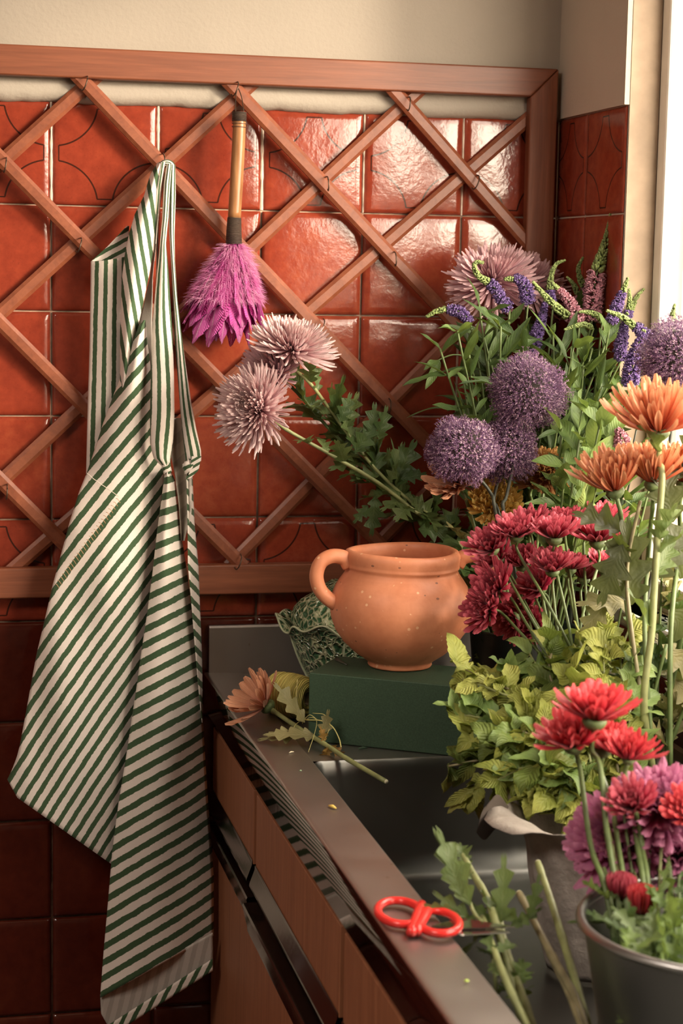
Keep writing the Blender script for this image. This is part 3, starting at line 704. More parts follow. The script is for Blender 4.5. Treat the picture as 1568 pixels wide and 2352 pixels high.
m.grid(P, U_); o = m.build('strap_loop', CLOTH, ap); s_ = o.modifiers.new('t', 'SOLIDIFY'); s_.thickness = .0015
def knot(px, py, r, y, seed):
    rnd = random.Random(seed); c = at(px, py, y); m = MB(); R = []
    for i in range(9):
        th = pi * i / 8; R.append([c + V((sin(th) * cos(f_) * r * .8, sin(th) * sin(f_) * r * .7, cos(th) * r)) * (1 + .22 * sin(3 * f_ + 4 * th)) for f_ in [2 * pi * k_ / 18 for k_ in range(18)]])
    m.grid(R, [[(i * .28 + k_ * .1, 0) for k_ in range(18)] for i in range(9)], 0, cu=True); m.build('knot', CLOTH, ap)
knot(383, 1076, .008, -.128, 1); knot(434, 1074, .0105, -.112, 2)
panel('strap_end', [(440, 1048), (436, 1080), (430, 1100)], [(462, 1048), (456, 1080), (436, 1100)], 1048, 1100, lambda u, t: -.118, lambda x, y, u: (y + x * .6) / 15, None, 12, 8)
# stitched pocket seam and loose thread
m = MB(); m.tube([at(px, py, -.126) for px, py in ((199, 1086), (215, 1100), (232, 1112), (250, 1124), (272, 1140))], .0005, 5)
m.build('pocket_seam', plain('cream_thread', (.72, .64, .55), .8), ap)
m = MB()
for k in range(26):
    t = k / 25; px = lerp(270, 130, t); py = lerp(1146, 1342, t)
    m.tube([at(px - 4, py - 1, -.124 + .008 * t), at(px, py, -.127 + .008 * t), at(px + 6, py + 9, -.124 + .008 * t)], .00045, 4)
m.build('pocket_stitching', plain('orange_thread', (.62, .36, .20), .8), ap)

# ------------------------------------------------------------------ feather duster
du = thing('feather_duster', 'magenta feather duster with bamboo handle hanging from a trellis hook', 'duster', at(548, 260, -.05))
BAM = N('bamboo'); _co = BAM.coord('Object', (1, 1, .12)); _f = BAM.noise(_co, 160, 3); BAM.set(col=BAM.ramp(_f, [(.3, (.24, .10, .038)), (.7, (.42, .21, .085))]), rough=.32, spec=.5); BAM = BAM.m
BIND = N('dark_binding'); u_, v_ = BIND.uv(); _w = BIND.math('SINE', BIND.math('MULTIPLY', v_, 3200)); BIND.set(col=BIND.ramp(_w, [(.2, (.045, .028, .02)), (.9, (.16, .11, .08))]), rough=.55); BIND.bump(_w, .0008); BIND = BIND.m
DY = -.052
hp = [at(549, 264, DY), at(549, 300, DY), at(544, 400, DY), at(538, 500, DY)]
m = MB(); m.tube(spline(hp, 8), lambda t: .0092 if t > .1 else .0098, 20); m.build('handle', BAM, du)
m = MB(); m.tube([at(549.5, 257, DY), at(549, 279, DY)], .0101, 20); m.build('binding', BIND, du)
m = MB(); m.tube([at(538, 500, DY), at(537, 530, DY), at(537, 560, DY)], lambda t: lerp(.0098, .0115, t), 20); m.build('binding', BIND, du)
RINGM = plain('burnt_ring', (.10, .05, .03), .5)
for yy in (283, 291): m = MB(); m.tube([at(548.6, yy, DY), at(548.5, yy + 1.6, DY)], .0102, 20); m.build('handle_ring', RINGM, du)
m = MB(); m.tube(spline([at(541, 260, DY - .004), at(541, 225, -.046), at(546, 203, -.040), at(555, 225, -.046), at(560, 260, DY - .004)], 6), .0007, 5); m.build('wire_loop', WIRE, du)
FE = N('dyed_feather'); u_, v_ = FE.uv(); _co = FE.coord()
_a = FE.math('ABSOLUTE', FE.math('SUBTRACT', u_, .5)); _s = FE.math('SINE', FE.math('MULTIPLY', FE.math('SUBTRACT', v_, FE.math('MULTIPLY', _a, .5)), 240))
_n2 = FE.noise(_co, 28, 3)
_c = FE.mix(FE.math('MULTIPLY', FE.math('ADD', FE.math('MULTIPLY', _s, .2), _n2), .9, clamp=True), (.62, .02, .38), (.86, .24, .60))
_c = FE.mix(FE.math('LESS_THAN', _a, .02), _c, (.80, .45, .62))
FE.set(col=_c, rough=.6, spec=.25, sheen=.3); FE.bump(_s, .0006); FE.translucent(_c, .35); FE = FE.m
FLUFF = N('feather_down'); _co = FLUFF.coord(); FLUFF.set(col=FLUFF.ramp(FLUFF.noise(_co, 40, 3), [(.35, (.68, .20, .50)), (.65, (.86, .52, .70))]), rough=.7, sheen=.5); FLUFF.translucent((.75, .25, .55), .4); FLUFF = FLUFF.m
rnd = random.Random(11)
c0 = at(537, 556, DY)
def feather(m, base, d, nrm, L, W, bend, rnd):
    d = d.normalized(); s_ = d.cross(nrm).normalized(); p = base.copy(); P = []; U = []; n = 10; q = d.copy(); seg = L / n
    for i in range(n + 1):
        t = i / n; wd = W * (.12 + .88 * sin(pi / 2 * min(1, t / .62)) ** 1.3) * (max(.06, 1 - ((t - .62) / .39) ** 4) ** .5 if t > .62 else 1)
        nn = s_.cross(q).normalized(); row = []; ur = []
        for j in range(9):
            u = j / 8 * 2 - 1; jag = (.0035 * rnd.random() if (i == n or abs(u) > .9) else 0)
            row.append(p + s_ * (wd * u) + nn * (-.22 * wd * u * u + .0006 * sin(j * 9 + i * 5)) + q * (-abs(u) ** 2 * L * .10 - jag * (2 if i == n else 1))); ur.append((.5 + u / 2, t))
        P.append(row); U.append(ur); p = p + q * seg; q = (q + nrm * (bend / n)).normalized()
    m.grid(P, U)
ms = [MB() for _ in range(5)]
cnt = 0
for lay, (n, L0, out_, w0) in enumerate(((20, .128, .30, .015), (22, .115, .44, .016), (22, .100, .50, .0155), (18, .078, .56, .014), (14, .056, .55, .012))):
    for k in range(n):
        a_ = 2 * pi * (k + rnd.random() * .8) / n + lay; dr = V((cos(a_), sin(a_) * .62, 0)); rad = out_ * rnd.uniform(.75, 1.15)
        d = V((dr.x * rad * 1.15 - .17, dr.y * rad, -1)); L = L0 * rnd.uniform(.95, 1.18)
        b = c0 + V((dr.x * .008, dr.y * .008, -.006 * lay * 0 - rnd.random() * .012))
        nr = (V((dr.x, dr.y, 0)) + V((0, 0, .35 * rad)) + V((rnd.uniform(-.3, .3), rnd.uniform(-.3, .3), 0))).normalized()
        feather(ms[lay], b, d, nr, L, w0 * rnd.uniform(1.0, 1.4), -.5 * rad + rnd.uniform(-.15, .2), rnd)
mm_ = MB()
for x_ in ms: 
    b = len(mm_.v); mm_.v += x_.v; mm_.f += [[b + q for q in f] for f in x_.f]; mm_.uv += x_.uv; mm_.mi += x_.mi
o = mm_.build('feather_head', FE, du)
m = MB()                                           # fine down at the neck of the feathers
for k in range(5200):
    a_ = rnd.uniform(0, 2 * pi); t = rnd.random() ** .9; zz = -.002 - .080 * t; r = .012 + .040 * t ** .8
    b = c0 + V((cos(a_) * r - .012 * t, sin(a_) * r * .7, zz)); d = V((cos(a_) * rnd.uniform(.2, 1.3), sin(a_) * rnd.uniform(.2, 1) , rnd.uniform(-1.2, .2))).normalized()
    L = rnd.uniform(.006, .016); s_ = V((rnd.uniform(-1, 1), rnd.uniform(-1, 1), rnd.uniform(-1, 1))).cross(d).normalized() * .00028
    e = b + d * L * .5 + V((0, 0, -.001)); f_ = b + d * L + V((0, 0, -.003)); m.add([b - s_, b + s_, e + s_ * .8, e - s_ * .8, f_], [(0, 1, 2, 3), (3, 2, 4)], [(0, 0)] * 5)
m.build('feather_down', FLUFF, du)
# ------------------------------------------------------------------ plants
def petal(m, o, e1, e2, a, az, th0, th1, L, W, cup, br, rnd, n=7, pw=.55, tip=.85, twist=0):
    er = e1 * cos(az) + e2 * sin(az); sd = (e2 * cos(az) - e1 * sin(az))
    p = o + er * br * sin(min(th0, 1.5)) + a * br * cos(th0) * .6; P = []; U = []
    for i in range(n + 1):
        t = i / n; th = lerp(th0, th1, t ** 1.3); d = a * cos(th) + er * sin(th)
        nn = sd.cross(d)
        wd = W * (.34 + .66 * sin(min(1, t / tip) * pi / 2) ** 1.2) if t <= tip else W * sqrt(max(0, 1 - ((t - tip) / (1 - tip + .015)) ** 2))
        s = sd * cos(twist * t) + nn * sin(twist * t)
        P.append([p - s * wd + nn * cup * wd, p - nn * cup * wd * .35, p + s * wd + nn * cup * wd]); U.append([(0, t), (.5, t), (1, t)])
        p = p + d * (L / n)
    m.grid(P, U)
def basis(a):
    a = V(a).normalized(); e1 = a.cross(V((.13, .2, .97))).normalized() if abs(a.z) < .9 else a.cross(V((1, .1, 0))).normalized()
    return a, e1, a.cross(e1)
SPEC = {
 'spider': dict(rows=13, n0=46, n1=22, th=(1.66, .10), L=(.056, .026), W=(.0021, .0021), curl=(-.38, -.25), cup=.9, br=.006),
 'daisy':  dict(rows=5, n0=18, n1=12, th=(1.05, .22), L=(.033, .017), W=(.0040, .0028), curl=(-.20, -.3), cup=.45, br=.004),
 'cup':    dict(rows=6, n0=21, n1=12, th=(1.18, .15), L=(.060, .040), W=(.0035, .0030), curl=(-.35, -.15), cup=.75, br=.006),
 'tulip':  dict(rows=6, n0=20, n1=11, th=(.92, .12), L=(.054, .040), W=(.0036, .0030), curl=(-.30, -.15), cup=.75, br=.006),
 'aster':  dict(rows=9, n0=26, n1=14, th=(1.75, .15), L=(.042, .016), W=(.0042, .0030), curl=(-.45, -.25), cup=.6, br=.006),
 'pompon': dict(rows=11, n0=24, n1=10, th=(1.75, .08), L=(.030, .014), W=(.0032, .0028), curl=(-1.0, -.25), cup=.9, br=.006),
 'droop': dict(rows=13, n0=38, n1=14, th=(2.05, .12), L=(.056, .026), W=(.0021, .0018), curl=(-.30, -.15), cup=.9, br=.007),
 'cut': dict(rows=2, n0=15, n1=13, th=(1.0, .72), L=(.050, .046), W=(.0058, .0054), curl=(-.22, -.2), cup=.35, br=.005),
 'open':   dict(rows=3, n0=17, n1=14, th=(1.15, .80), L=(.044, .040), W=(.0058, .0052), curl=(-.30, -.3), cup=.45, br=.004),
}
def head(m, c, axis, kind, sc=1.0, seed=0, squash=0, skip=None):
    s = SPEC[kind]; rnd = random.Random(seed); a, e1, e2 = basis(axis)
    for r in range(s['rows']):
        f = r / max(1, s['rows'] - 1); n = int(lerp(s['n0'], s['n1'], f)); th = lerp(*s['th'], f ** .85)
        for k in range(n):
            az = 2 * pi * (k + .5 * (r % 2) + rnd.uniform(-.22, .22)) / n
            t0 = th + rnd.uniform(-.11, .11); L = lerp(*s['L'], f) * rnd.uniform(.84, 1.1) * sc
            petal(m, c, e1, e2, a, az, t0, t0 + lerp(*s['curl'], f) * rnd.uniform(.5, 1.6), L, lerp(*s['W'], f) * sc * rnd.uniform(.85, 1.15), s['cup'], s['br'] * sc, rnd, twist=rnd.uniform(-.35, .35))
def calyx(m, c, axis, r, h):
    a, e1, e2 = basis(axis); R = []
    for rr, zz in ((.28, -1.0), (.5, -.85), (.85, -.5), (1.0, -.15), (.95, .25), (.6, .4)):
        R.append([c + (e1 * cos(t) + e2 * sin(t)) * r * rr * (1 + .06 * sin(9 * t)) + a * h * zz for t in [2 * pi * k / 18 for k in range(18)]])
    m.grid(R, None, 0, cu=True)
def leaf(m, b, d, nrm, L, W, kind, bend=.6, fold=.25, wav=.1, rnd=random, n=None):
    d = V(d).normalized(); nrm = V(nrm); s = d.cross(nrm)
    if s.length < 1e-4: s = d.orthogonal()
    s.normalize(); q = d.copy(); p = V(b); P = []; U = []; n = n or {'mum': 20, 'mint': 12, 'lance': 9}[kind]; tw = rnd.uniform(-.5, .5); ph = rnd.uniform(0, 6)
    for i in range(n + 1):
        t = i / n; nn = s.cross(q).normalized(); sw = 0
        if kind == 'lance': wd = W * max(0, sin(pi * t ** .85)) ** .9
        elif kind == 'mint':
            wd = W * max(0, sin(pi * t ** .70)) ** .95 * (1.12 - .12 * (i % 2))
        else:
            env = max(0, sin(pi * min(1, t ** .8 * .97 + .02))) ** .7; lob = 1 - abs(((t * 3.4 + .1) % 1) * 2 - 1)
            wd = W * env * (.34 + .82 * lob); sw = L * .09 * lob
        ss = s * cos(tw * t) + nn * sin(tw * t); n2 = ss.cross(q)
        row = []; ur = []
        for u in (-1, -.5, 0, .5, 1):
            row.append(p + ss * (wd * u) + n2 * (fold * abs(u) * wd - (.3 * fold * wd) + wav * wd * abs(u) * sin(t * 9 + ph + (2 if u > 0 else 0))) + q * (sw * abs(u) ** 2)); ur.append((.5 + u / 2, t))
        P.append(row); U.append(ur); p = p + q * (L / n); q = (q - nrm * (bend / n)).normalized()
    m.grid(P, U)
def along(pts, t):
    L = [0]
    for a, b in zip(pts, pts[1:]): L.append(L[-1] + (b - a).length)
    x = t * L[-1]
    for i in range(len(pts) - 1):
        if x <= L[i + 1]: break
    k = (x - L[i]) / max(1e-6, L[i + 1] - L[i]); return pts[i].lerp(pts[i + 1], k), (pts[i + 1] - pts[i]).normalized()
def foliage(m, pts, ts, L, W, kind, rnd, spread=(.5, 1.2), bend=.7, dz=0.0, toward=None):
    for t in ts:
        p, d = along(pts, t); d = -d                       # stems run from the head downwards; leaves point to the head
        o = d.orthogonal().normalized(); o2 = d.cross(o); az = rnd.uniform(0, 2 * pi); side = o * cos(az) + o2 * sin(az)
        if toward is not None and rnd.random() < .65: side = (side + V(toward) * 1.2).normalized()
        k = rnd.uniform(*spread); dr = (d * cos(k) + side * sin(k) + V((0, 0, dz))).normalized()
        nr = (V((0, -.5, 1)) + V((rnd.uniform(-.6, .6), rnd.uniform(-.6, .6), 0)) ).normalized()
        leaf(m, p, dr, nr, L * rnd.uniform(.55, 1.25), W * rnd.uniform(.6, 1.2), kind, bend * rnd.uniform(.3, 1.3), rnd.uniform(.1, .6), rnd.uniform(.05, .45), rnd)
def stemmesh(pts, r, mat, parent, r2=None, nodes=0, rnd=random):
    m = MB(); m.tube(pts, (lambda t: lerp(r, r2 or r * 1.3, t) * (1 + (.18 * max(0, sin(t * nodes * 6.28)) ** 12 if nodes else 0))), 8)
    return m.build('stem', mat, parent)
def flower(name, label, cat, c, axis, kind, mat, stem, sc=1.0, group=None, seed=0, sr=.0020, smat=None, lv=None, cal=True, center=None):
    c = V(c); a = V(axis).normalized(); base = V(stem[-1])
    t = thing(name, label, cat, base, group); rnd = random.Random(seed + 99)
    m = MB(); head(m, c, a, kind, sc, seed); m.build('petals', mat, t)
    cr_ = {'droop': .0085, 'spider': .0085, 'daisy': .0090, 'tulip': .011, 'cup': .011, 'aster': .010, 'pompon': .008, 'open': .009}[kind] * sc
    m = MB(); calyx(m, c, a, cr_, cr_ * .85); m.build('calyx', CALYX, t)
    pts = spline([c - a * cr_ * .7, c - a * cr_ * 2.6] + [V(p) for p in stem], 6)
    stemmesh(pts, sr, smat or STEM, t, None, 5)
    if center:
        m = MB(); aa, e1, e2 = basis(a)
        for k in range(60):
            r_ = .0075 * sc * sqrt(k / 60); f_ = k * 2.4; b = c + (e1 * cos(f_) + e2 * sin(f_)) * r_ + a * .004
            m.tube([b, b + a * .006 + (e1 * cos(f_) + e2 * sin(f_)) * .002], .0009, 5)
        m.build('flower_centre', center, t)
    if lv:
        for (ts, L, W, k, lm, kw) in lv:
            m = MB(); foliage(m, pts, ts, L, W, k, rnd, **kw); m.build('foliage', lm, t)
    return t

G_LEAN = 'pale pink chrysanthemums leaning over the counter'
cl = [at(1010, 1215, -.20), V((-.175, -.24, 1.0)), V((-.150, -.235, .92))]
mumlv = lambda ts, L=.05, W=.014, lm=None, **kw: (ts, L, W, 'mum', lm or LEAF_MUM, kw)
fr_ = lambda a, b, n: [lerp(a, b, k / (n - 1)) for k in range(n)]
flower('chrysanthemum', 'pale pink spider chrysanthemum nearest the feather duster, topmost of the three leaning ones', 'flower', at(672, 800, -.215), (.25, -.35, 1), 'spider', P_PINK,
       [at(712, 880, -.22), at(775, 965, -.21), at(860, 1075, -.22), at(950, 1160, -.22)] + cl, 1.02, G_LEAN, 1, .0021, STEM_P, [mumlv(fr_(.10, .74, 24), .056, .0145, None, toward=(.3, 0, .5)), mumlv(fr_(.2, .7, 10), .055, .017, LEAF_DARK)])
flower('chrysanthemum', 'pale pink spider chrysanthemum with its head behind the other two leaning ones', 'flower', at(628, 862, -.185), (-.95, -.35, .55), 'spider', P_PINK2,
       [at(690, 910, -.19), at(770, 1000, -.19), at(870, 1090, -.20), at(960, 1170, -.21)] + cl, 1.04, G_LEAN, 2, .0020, STEM, [mumlv(fr_(.06, .74, 26), .055, .0135, None), mumlv(fr_(.1, .8, 14), .05, .016, LEAF_DARK)])
flower('chrysanthemum', 'pale pink spider chrysanthemum facing the striped apron, lowest of the three leaning ones', 'flower', at(586, 940, -.245), (-.80, -.75, .28), 'spider', P_PINK,
       [at(655, 985, -.235), at(760, 1045, -.235), at(870, 1110, -.235), at(960, 1180, -.23)] + cl, 1.02, G_LEAN, 3, .0023, STEM_P, [mumlv(fr_(.16, .74, 13), .055, .016, None), mumlv([.42, .45], .09, .02, None, toward=(-1, 0, -.15))])
t = thing('leafy_sprig', 'leafy chrysanthemum stem with drooping dark leaves below the leaning pink flowers', 'stem', cl[-1])
pts = spline([at(760, 960, -.18), at(850, 1060, -.18), at(930, 1150, -.20)] + cl, 6); stemmesh(pts, .0018, STEM, t)
m = MB(); rnd = random.Random(5); foliage(m, pts, fr_(.02, .7, 14), .05, .016, 'mum', rnd); m.build('foliage', LEAF_DARK, t)
for (x_, y_, dx, dz, L) in ((862, 1140, -.1, -1, .052), (845, 1160, -.6, -.7, .03), (815, 1040, .5, .8, .05), (870, 1010, .2, 1, .045), (780, 970, .35, 1, .04), (850, 1010, .1, 1, .048), (920, 1100, .8, .2, .035), (960, 1215, .9, -.1, .05)):
    m = MB(); leaf(m, at(x_, y_, -.23), (dx, -.2, dz), (0, -1, .2), L, L * .30, 'mum', .4, .2, .15, rnd); m.build('leaf', LEAF_DARK, t)
# upper right pair
B0 = V((-.13, -.22, .98)); B1 = V((-.135, -.225, .915))
flower('chrysanthemum', 'dusky pink spider chrysanthemum in front of the trellis corner, left of the upper pair', 'flower', at(1130, 640, -.14), (-.25, -.45, .85), 'droop', P_PINK2,
       [at(1140, 760, -.13), at(1155, 1000, -.16), B0, B1], 1.18, None, 4, .0022, STEM, [mumlv(fr_(.1, .35, 6), .05, .014, LEAF_DARK)])
flower('chrysanthemum', 'dusky pink spider chrysanthemum behind the purple spikes, right of the upper pair', 'flower', at(1215, 648, -.075), (.35, -.3, .9), 'droop', P_PINK2,
       [at(1215, 760, -.09), at(1190, 1000, -.15), B0, B1], 1.10, None, 5, .0022, STEM, [mumlv(fr_(.1, .35, 6), .05, .014, LEAF_DARK)])

# ---- speedwell spikes
VP = plain('violet_floret', (.14, .085, .24), .55, 0, 260, .7); VK = plain('pink_floret', (.42, .19, .24), .55, 0, 260, .5)
VG = plain('green_bud', (.20, .26, .085), .55, 0, 260, .5); VS = plain('stamen_pale', (.60, .45, .65), .5)
def bump_ball(m, c, d, L, r, rnd):
    a, e1, e2 = basis(d); R = []
    for k, (rr, zz) in enumerate(((.35, 0), (1, .35), (.8, .8), (.0, 1))): R.append([c + a * L * zz + (e1 * cos(f_) + e2 * sin(f_)) * r * rr for f_ in (0, 1.57, 3.14, 4.71)])
    m.grid(R, None, 0, cu=True)
def speedwell(label, pts, split, fm, r0=.0075, seed=0, base=None, group='speedwell spikes above the bouquet', leaves=8, low=None):
    rnd = random.Random(seed); P = spline(pts, 8)                       # tip first, running down
    b = base or V((-.13 + rnd.uniform(-.02, .04), -.23 + rnd.uniform(-.03, .03), .915))
    st = spline([P[-1], P[-1].lerp(b, .3) + V((rnd.uniform(-.02, .02), 0, .02)), P[-1].lerp(b, .7), b], 6)
    t = thing('speedwell', label, 'flower', b, group)
    fl = MB(); bd = MB(); L = sum((q - p).length for p, q in zip(P, P[1:])); n = int(L / .0011) + 1
    for i in range(n):
        f = i / n; p, d = along(P, f); d = -d; rr = (.22 + .78 * min(1, f * 1.6)) * r0 * (1 if f < .96 else .7)
        o, o2 = d.orthogonal().normalized(), None; o2 = d.cross(o)
        for k in range(5 if f < split else 6):
            az = rnd.uniform(0, 2 * pi); s = o * cos(az) + o2 * sin(az)
            if f < split: bump_ball(bd, p + s * rr * .25, (s + d * .9), rr * .62 + .001, .0012 + rr * .08, rnd)
            else:
                c_ = p + s * rr * rnd.uniform(.55, 1.0); bump_ball(fl, p + s * rr * .3, (s + d * .25), rr * .7, .0016, rnd)
                e = s.cross(d).normalized()
                for q in (-1, 0, 1):
                    dd = (s * .5 + e * q + d * rnd.uniform(-.4, .7)).normalized() * .0030; w_ = dd.cross(s).normalized() * .0011
                    fl.add([c_, c_ + dd * .6 + w_, c_ + dd, c_ + dd * .6 - w_], [(0, 1, 2, 3)])
    if split > .02: bd.build('bud_tip', VG, t)
    if split < .98: fl.build('florets', fm, t)
    stemmesh([P[k] for k in range(len(P))] + st[1:], .0010, STEM, t, .0017)
    if leaves:
        m = MB(); foliage(m, st, [rnd.uniform(.02, .62) for _ in range(leaves)], .052, .0062, 'lance', rnd, (.3, 1.1), .8); m.build('foliage', LEAF_VER if seed % 3 else LEAF_DARK, t)
    return t
A_ = lambda y, *p: [at(px, py, y) for px, py in p]
speedwell('violet speedwell spike bending far left with its green tip over the tiles', A_(-.20, (980, 727), (1005, 714), (1035, 711), (1062, 720), (1080, 742)), .42, VP, .0085, 1)
speedwell('violet speedwell whose green tip curls round in front of the left dusky pink flower', A_(-.22, (1108, 603), (1094, 602), (1089, 615), (1102, 637), (1130, 655), (1150, 685), (1170, 714)), .50, VP, .0092, 2)
speedwell('violet speedwell spike standing between the curled one and the pale petals', A_(-.20, (1160, 641), (1190, 641), (1207, 662), (1212, 700)), .22, VP, .011, 3)
speedwell('upright violet speedwell spike left of the pink speedwell, hanging low', A_(-.24, (1252, 690), (1245, 730), (1230, 775), (1220, 815)), .04, VP, .0105, 4)
speedwell('thick green-tipped speedwell arching from upper left to its pink lower florets', A_(-.26, (1224, 648), (1252, 680), (1285, 712), (1330, 745)), .80, VK, .0080, 5)
speedwell('green speedwell spike curving right beside the right dusky pink flower', A_(-.18, (1296, 598), (1278, 606), (1266, 630), (1263, 665), (1270, 700)), .72, VP, .0062, 6)
speedwell('tallest speedwell spike, green above and pink below, reaching the wall tiles', A_(-.22, (1405, 485), (1396, 540), (1378, 600), (1366, 650), (1358, 740)), .56, VK, .0145, 7)
speedwell('slim green speedwell spike left of the tallest one, curved', A_(-.17, (1338, 592), (1328, 615), (1334, 645), (1350, 675)), .8, VK, .0060, 8)
speedwell('faint green speedwell spike low between pink flower and tallest spike', A_(-.17, (1302, 637), (1318, 655), (1332, 690)), .8, VK, .0055, 9)
speedwell('pink speedwell spike half hidden beneath the arching green tip', A_(-.23, (1268, 650), (1290, 672), (1315, 705), (1335, 740)), .18, VK, .0090, 10)
speedwell('violet speedwell spike with pale tip beside the white window frame', A_(-.32, (1441, 640), (1428, 675), (1412, 715), (1400, 745)), .30, VP, .0090, 11)
speedwell('green speedwell spike standing against the window frame corner', A_(-.29, (1444, 665), (1446, 700), (1440, 735)), .7, VP, .0060, 12)
speedwell('dark green speedwell spike bent to the right by the window frame', A_(-.28, (1478, 664), (1464, 680), (1448, 712), (1436, 745)), .85, VP, .0055, 13)
speedwell('pale-tipped speedwell lying across to the right purple globe', A_(-.38, (1394, 714), (1425, 726), (1460, 752), (1490, 775), (1505, 790)), .55, VP, .0080, 14)
speedwell('small green speedwell tip bending left, upper of the two by the pink florets', A_(-.30, (1330, 716), (1350, 717), (1372, 725), (1382, 742)), .98, VP, .0048, 15)
speedwell('small green speedwell tip bending left, lower of the two by the pink florets', A_(-.31, (1297, 757), (1320, 749), (1345, 746), (1362, 755)), .98, VP, .0048, 16)
speedwell('broad violet speedwell mass left of the right purple globe', A_(-.42, (1478, 760), (1462, 800), (1450, 850), (1445, 890)), .03, VP, .0125, 17)
speedwell('violet speedwell spike drooping between tallest spike and right globe', A_(-.36, (1440, 720), (1432, 760), (1425, 800), (1425, 830)), .05, VP, .0095, 18)
speedwell('pale lilac speedwell cluster beside the apricot flowers', A_(-.50, (1415, 985), (1425, 1000), (1430, 1030)), .02, VK, .0110, 19, V((-.12, -.45, .92)))
speedwell('tiny green spike on the right edge above the right purple globe', A_(-.42, (1549, 700), (1545, 720), (1538, 745)), .95, VP, .0048, 20, V((-.06, -.42, .92)))
# bushy greenery under the spikes
def sprig(name, label, cat, pts, n, L, W, kind, lm, seed, r=.0014, sm=None, group=None, spread=(.4, 1.25), bend=.7, t0=0.0, t1=.8):
    rnd = random.Random(seed); P = spline([V(p) for p in pts], 6); t = thing(name, label, cat, P[-1], group)
    stemmesh(P, r, sm or STEM, t, r * 1.4)
    m = MB(); foliage(m, P, [lerp(t0, t1, ((k // 2) + rnd.random() * .5) / (n / 2)) for k in range(n)], L, W, kind, rnd, spread, bend); m.build('foliage', lm, t); return t
gd = random.Random(131)
for k in range(26):
    x_ = gd.uniform(1060, 1470); y_ = gd.uniform(760, 1000) if x_ < 1400 else gd.uniform(800, 1080); y0_ = gd.uniform(-.14, -.08) if x_ < 1250 else (gd.uniform(-.26, -.2) if x_ < 1400 else -.36)
    p = at(x_, y_, y0_); b = V((min(-.05, p.x * .6 - .03), p.y * .5 - .12, .915))
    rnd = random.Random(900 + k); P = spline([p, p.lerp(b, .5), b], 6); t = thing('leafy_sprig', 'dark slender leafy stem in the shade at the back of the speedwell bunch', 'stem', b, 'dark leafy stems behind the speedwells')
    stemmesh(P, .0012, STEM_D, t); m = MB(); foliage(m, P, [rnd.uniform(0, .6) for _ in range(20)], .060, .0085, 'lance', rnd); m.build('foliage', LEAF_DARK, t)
gk = random.Random(31); GS = 'slender leafy stems among the speedwells'
for k, (x_, y_) in enumerate(((1050, 760), (1010, 800), (1075, 790), (1110, 770), (1150, 750), (1185, 760), (1120, 830), (1060, 850), (1190, 800), (1270, 770), (1290, 800), (1320, 780), (1250, 830), (1360, 800), (1390, 790), (1340, 840), (1310, 870), (1400, 850), (1420, 900), (1380, 880), (1100, 700), (1225, 860))):
    y0_ = gk.uniform(-.32, -.15) if x_ < 1250 else gk.uniform(-.36, -.27); b = V((-.12 + gk.uniform(-.02, .03), -.25 + gk.uniform(-.03, .03), .915)); p = at(x_, y_, y0_)
    sprig('leafy_sprig', 'slender stem with narrow pointed leaves among the speedwell spikes', 'stem', [p, p.lerp(b, .35) + V((gk.uniform(-.02, .02), 0, .01)), p.lerp(b, .7), b], 20, .060, .0066, 'lance', (LEAF_VER, LEAF_DARK, LEAF_DARK)[k % 3], 200 + k, group=GS, t1=.75)
sprig('leafy_sprig', 'thin stem arching far left with narrow leaves below the bent violet spike', 'stem', [at(988, 836, -.22), at(1040, 815, -.22), at(1075, 830, -.22), at(1095, 900, -.22), at(1110, 1050, -.22), B1], 10, .045, .007, 'lance', LEAF_VER, 61, .0010, t1=.5)
for k, (x_, y_, d) in enumerate(((1290, 985, -.44), (1340, 920, -.42), (1380, 960, -.46), (1330, 1010, -.46), (1400, 1000, -.48), (1300, 1060, -.46), (1360, 1060, -.5), (1395, 920, -.42))):
    p = at(x_, y_, d); b = V((-.15, -.42, .92))
    sprig('leafy_sprig', 'bright green stem with broad pointed leaves between purple globes and apricot flowers', 'stem', [p, p.lerp(b, .4), b], 12, .05, .011, 'lance', LEAF_PALE if k % 2 == 0 else LEAF_VER, 300 + k, group='bright leafy stems behind the apricot flowers', t1=.5)

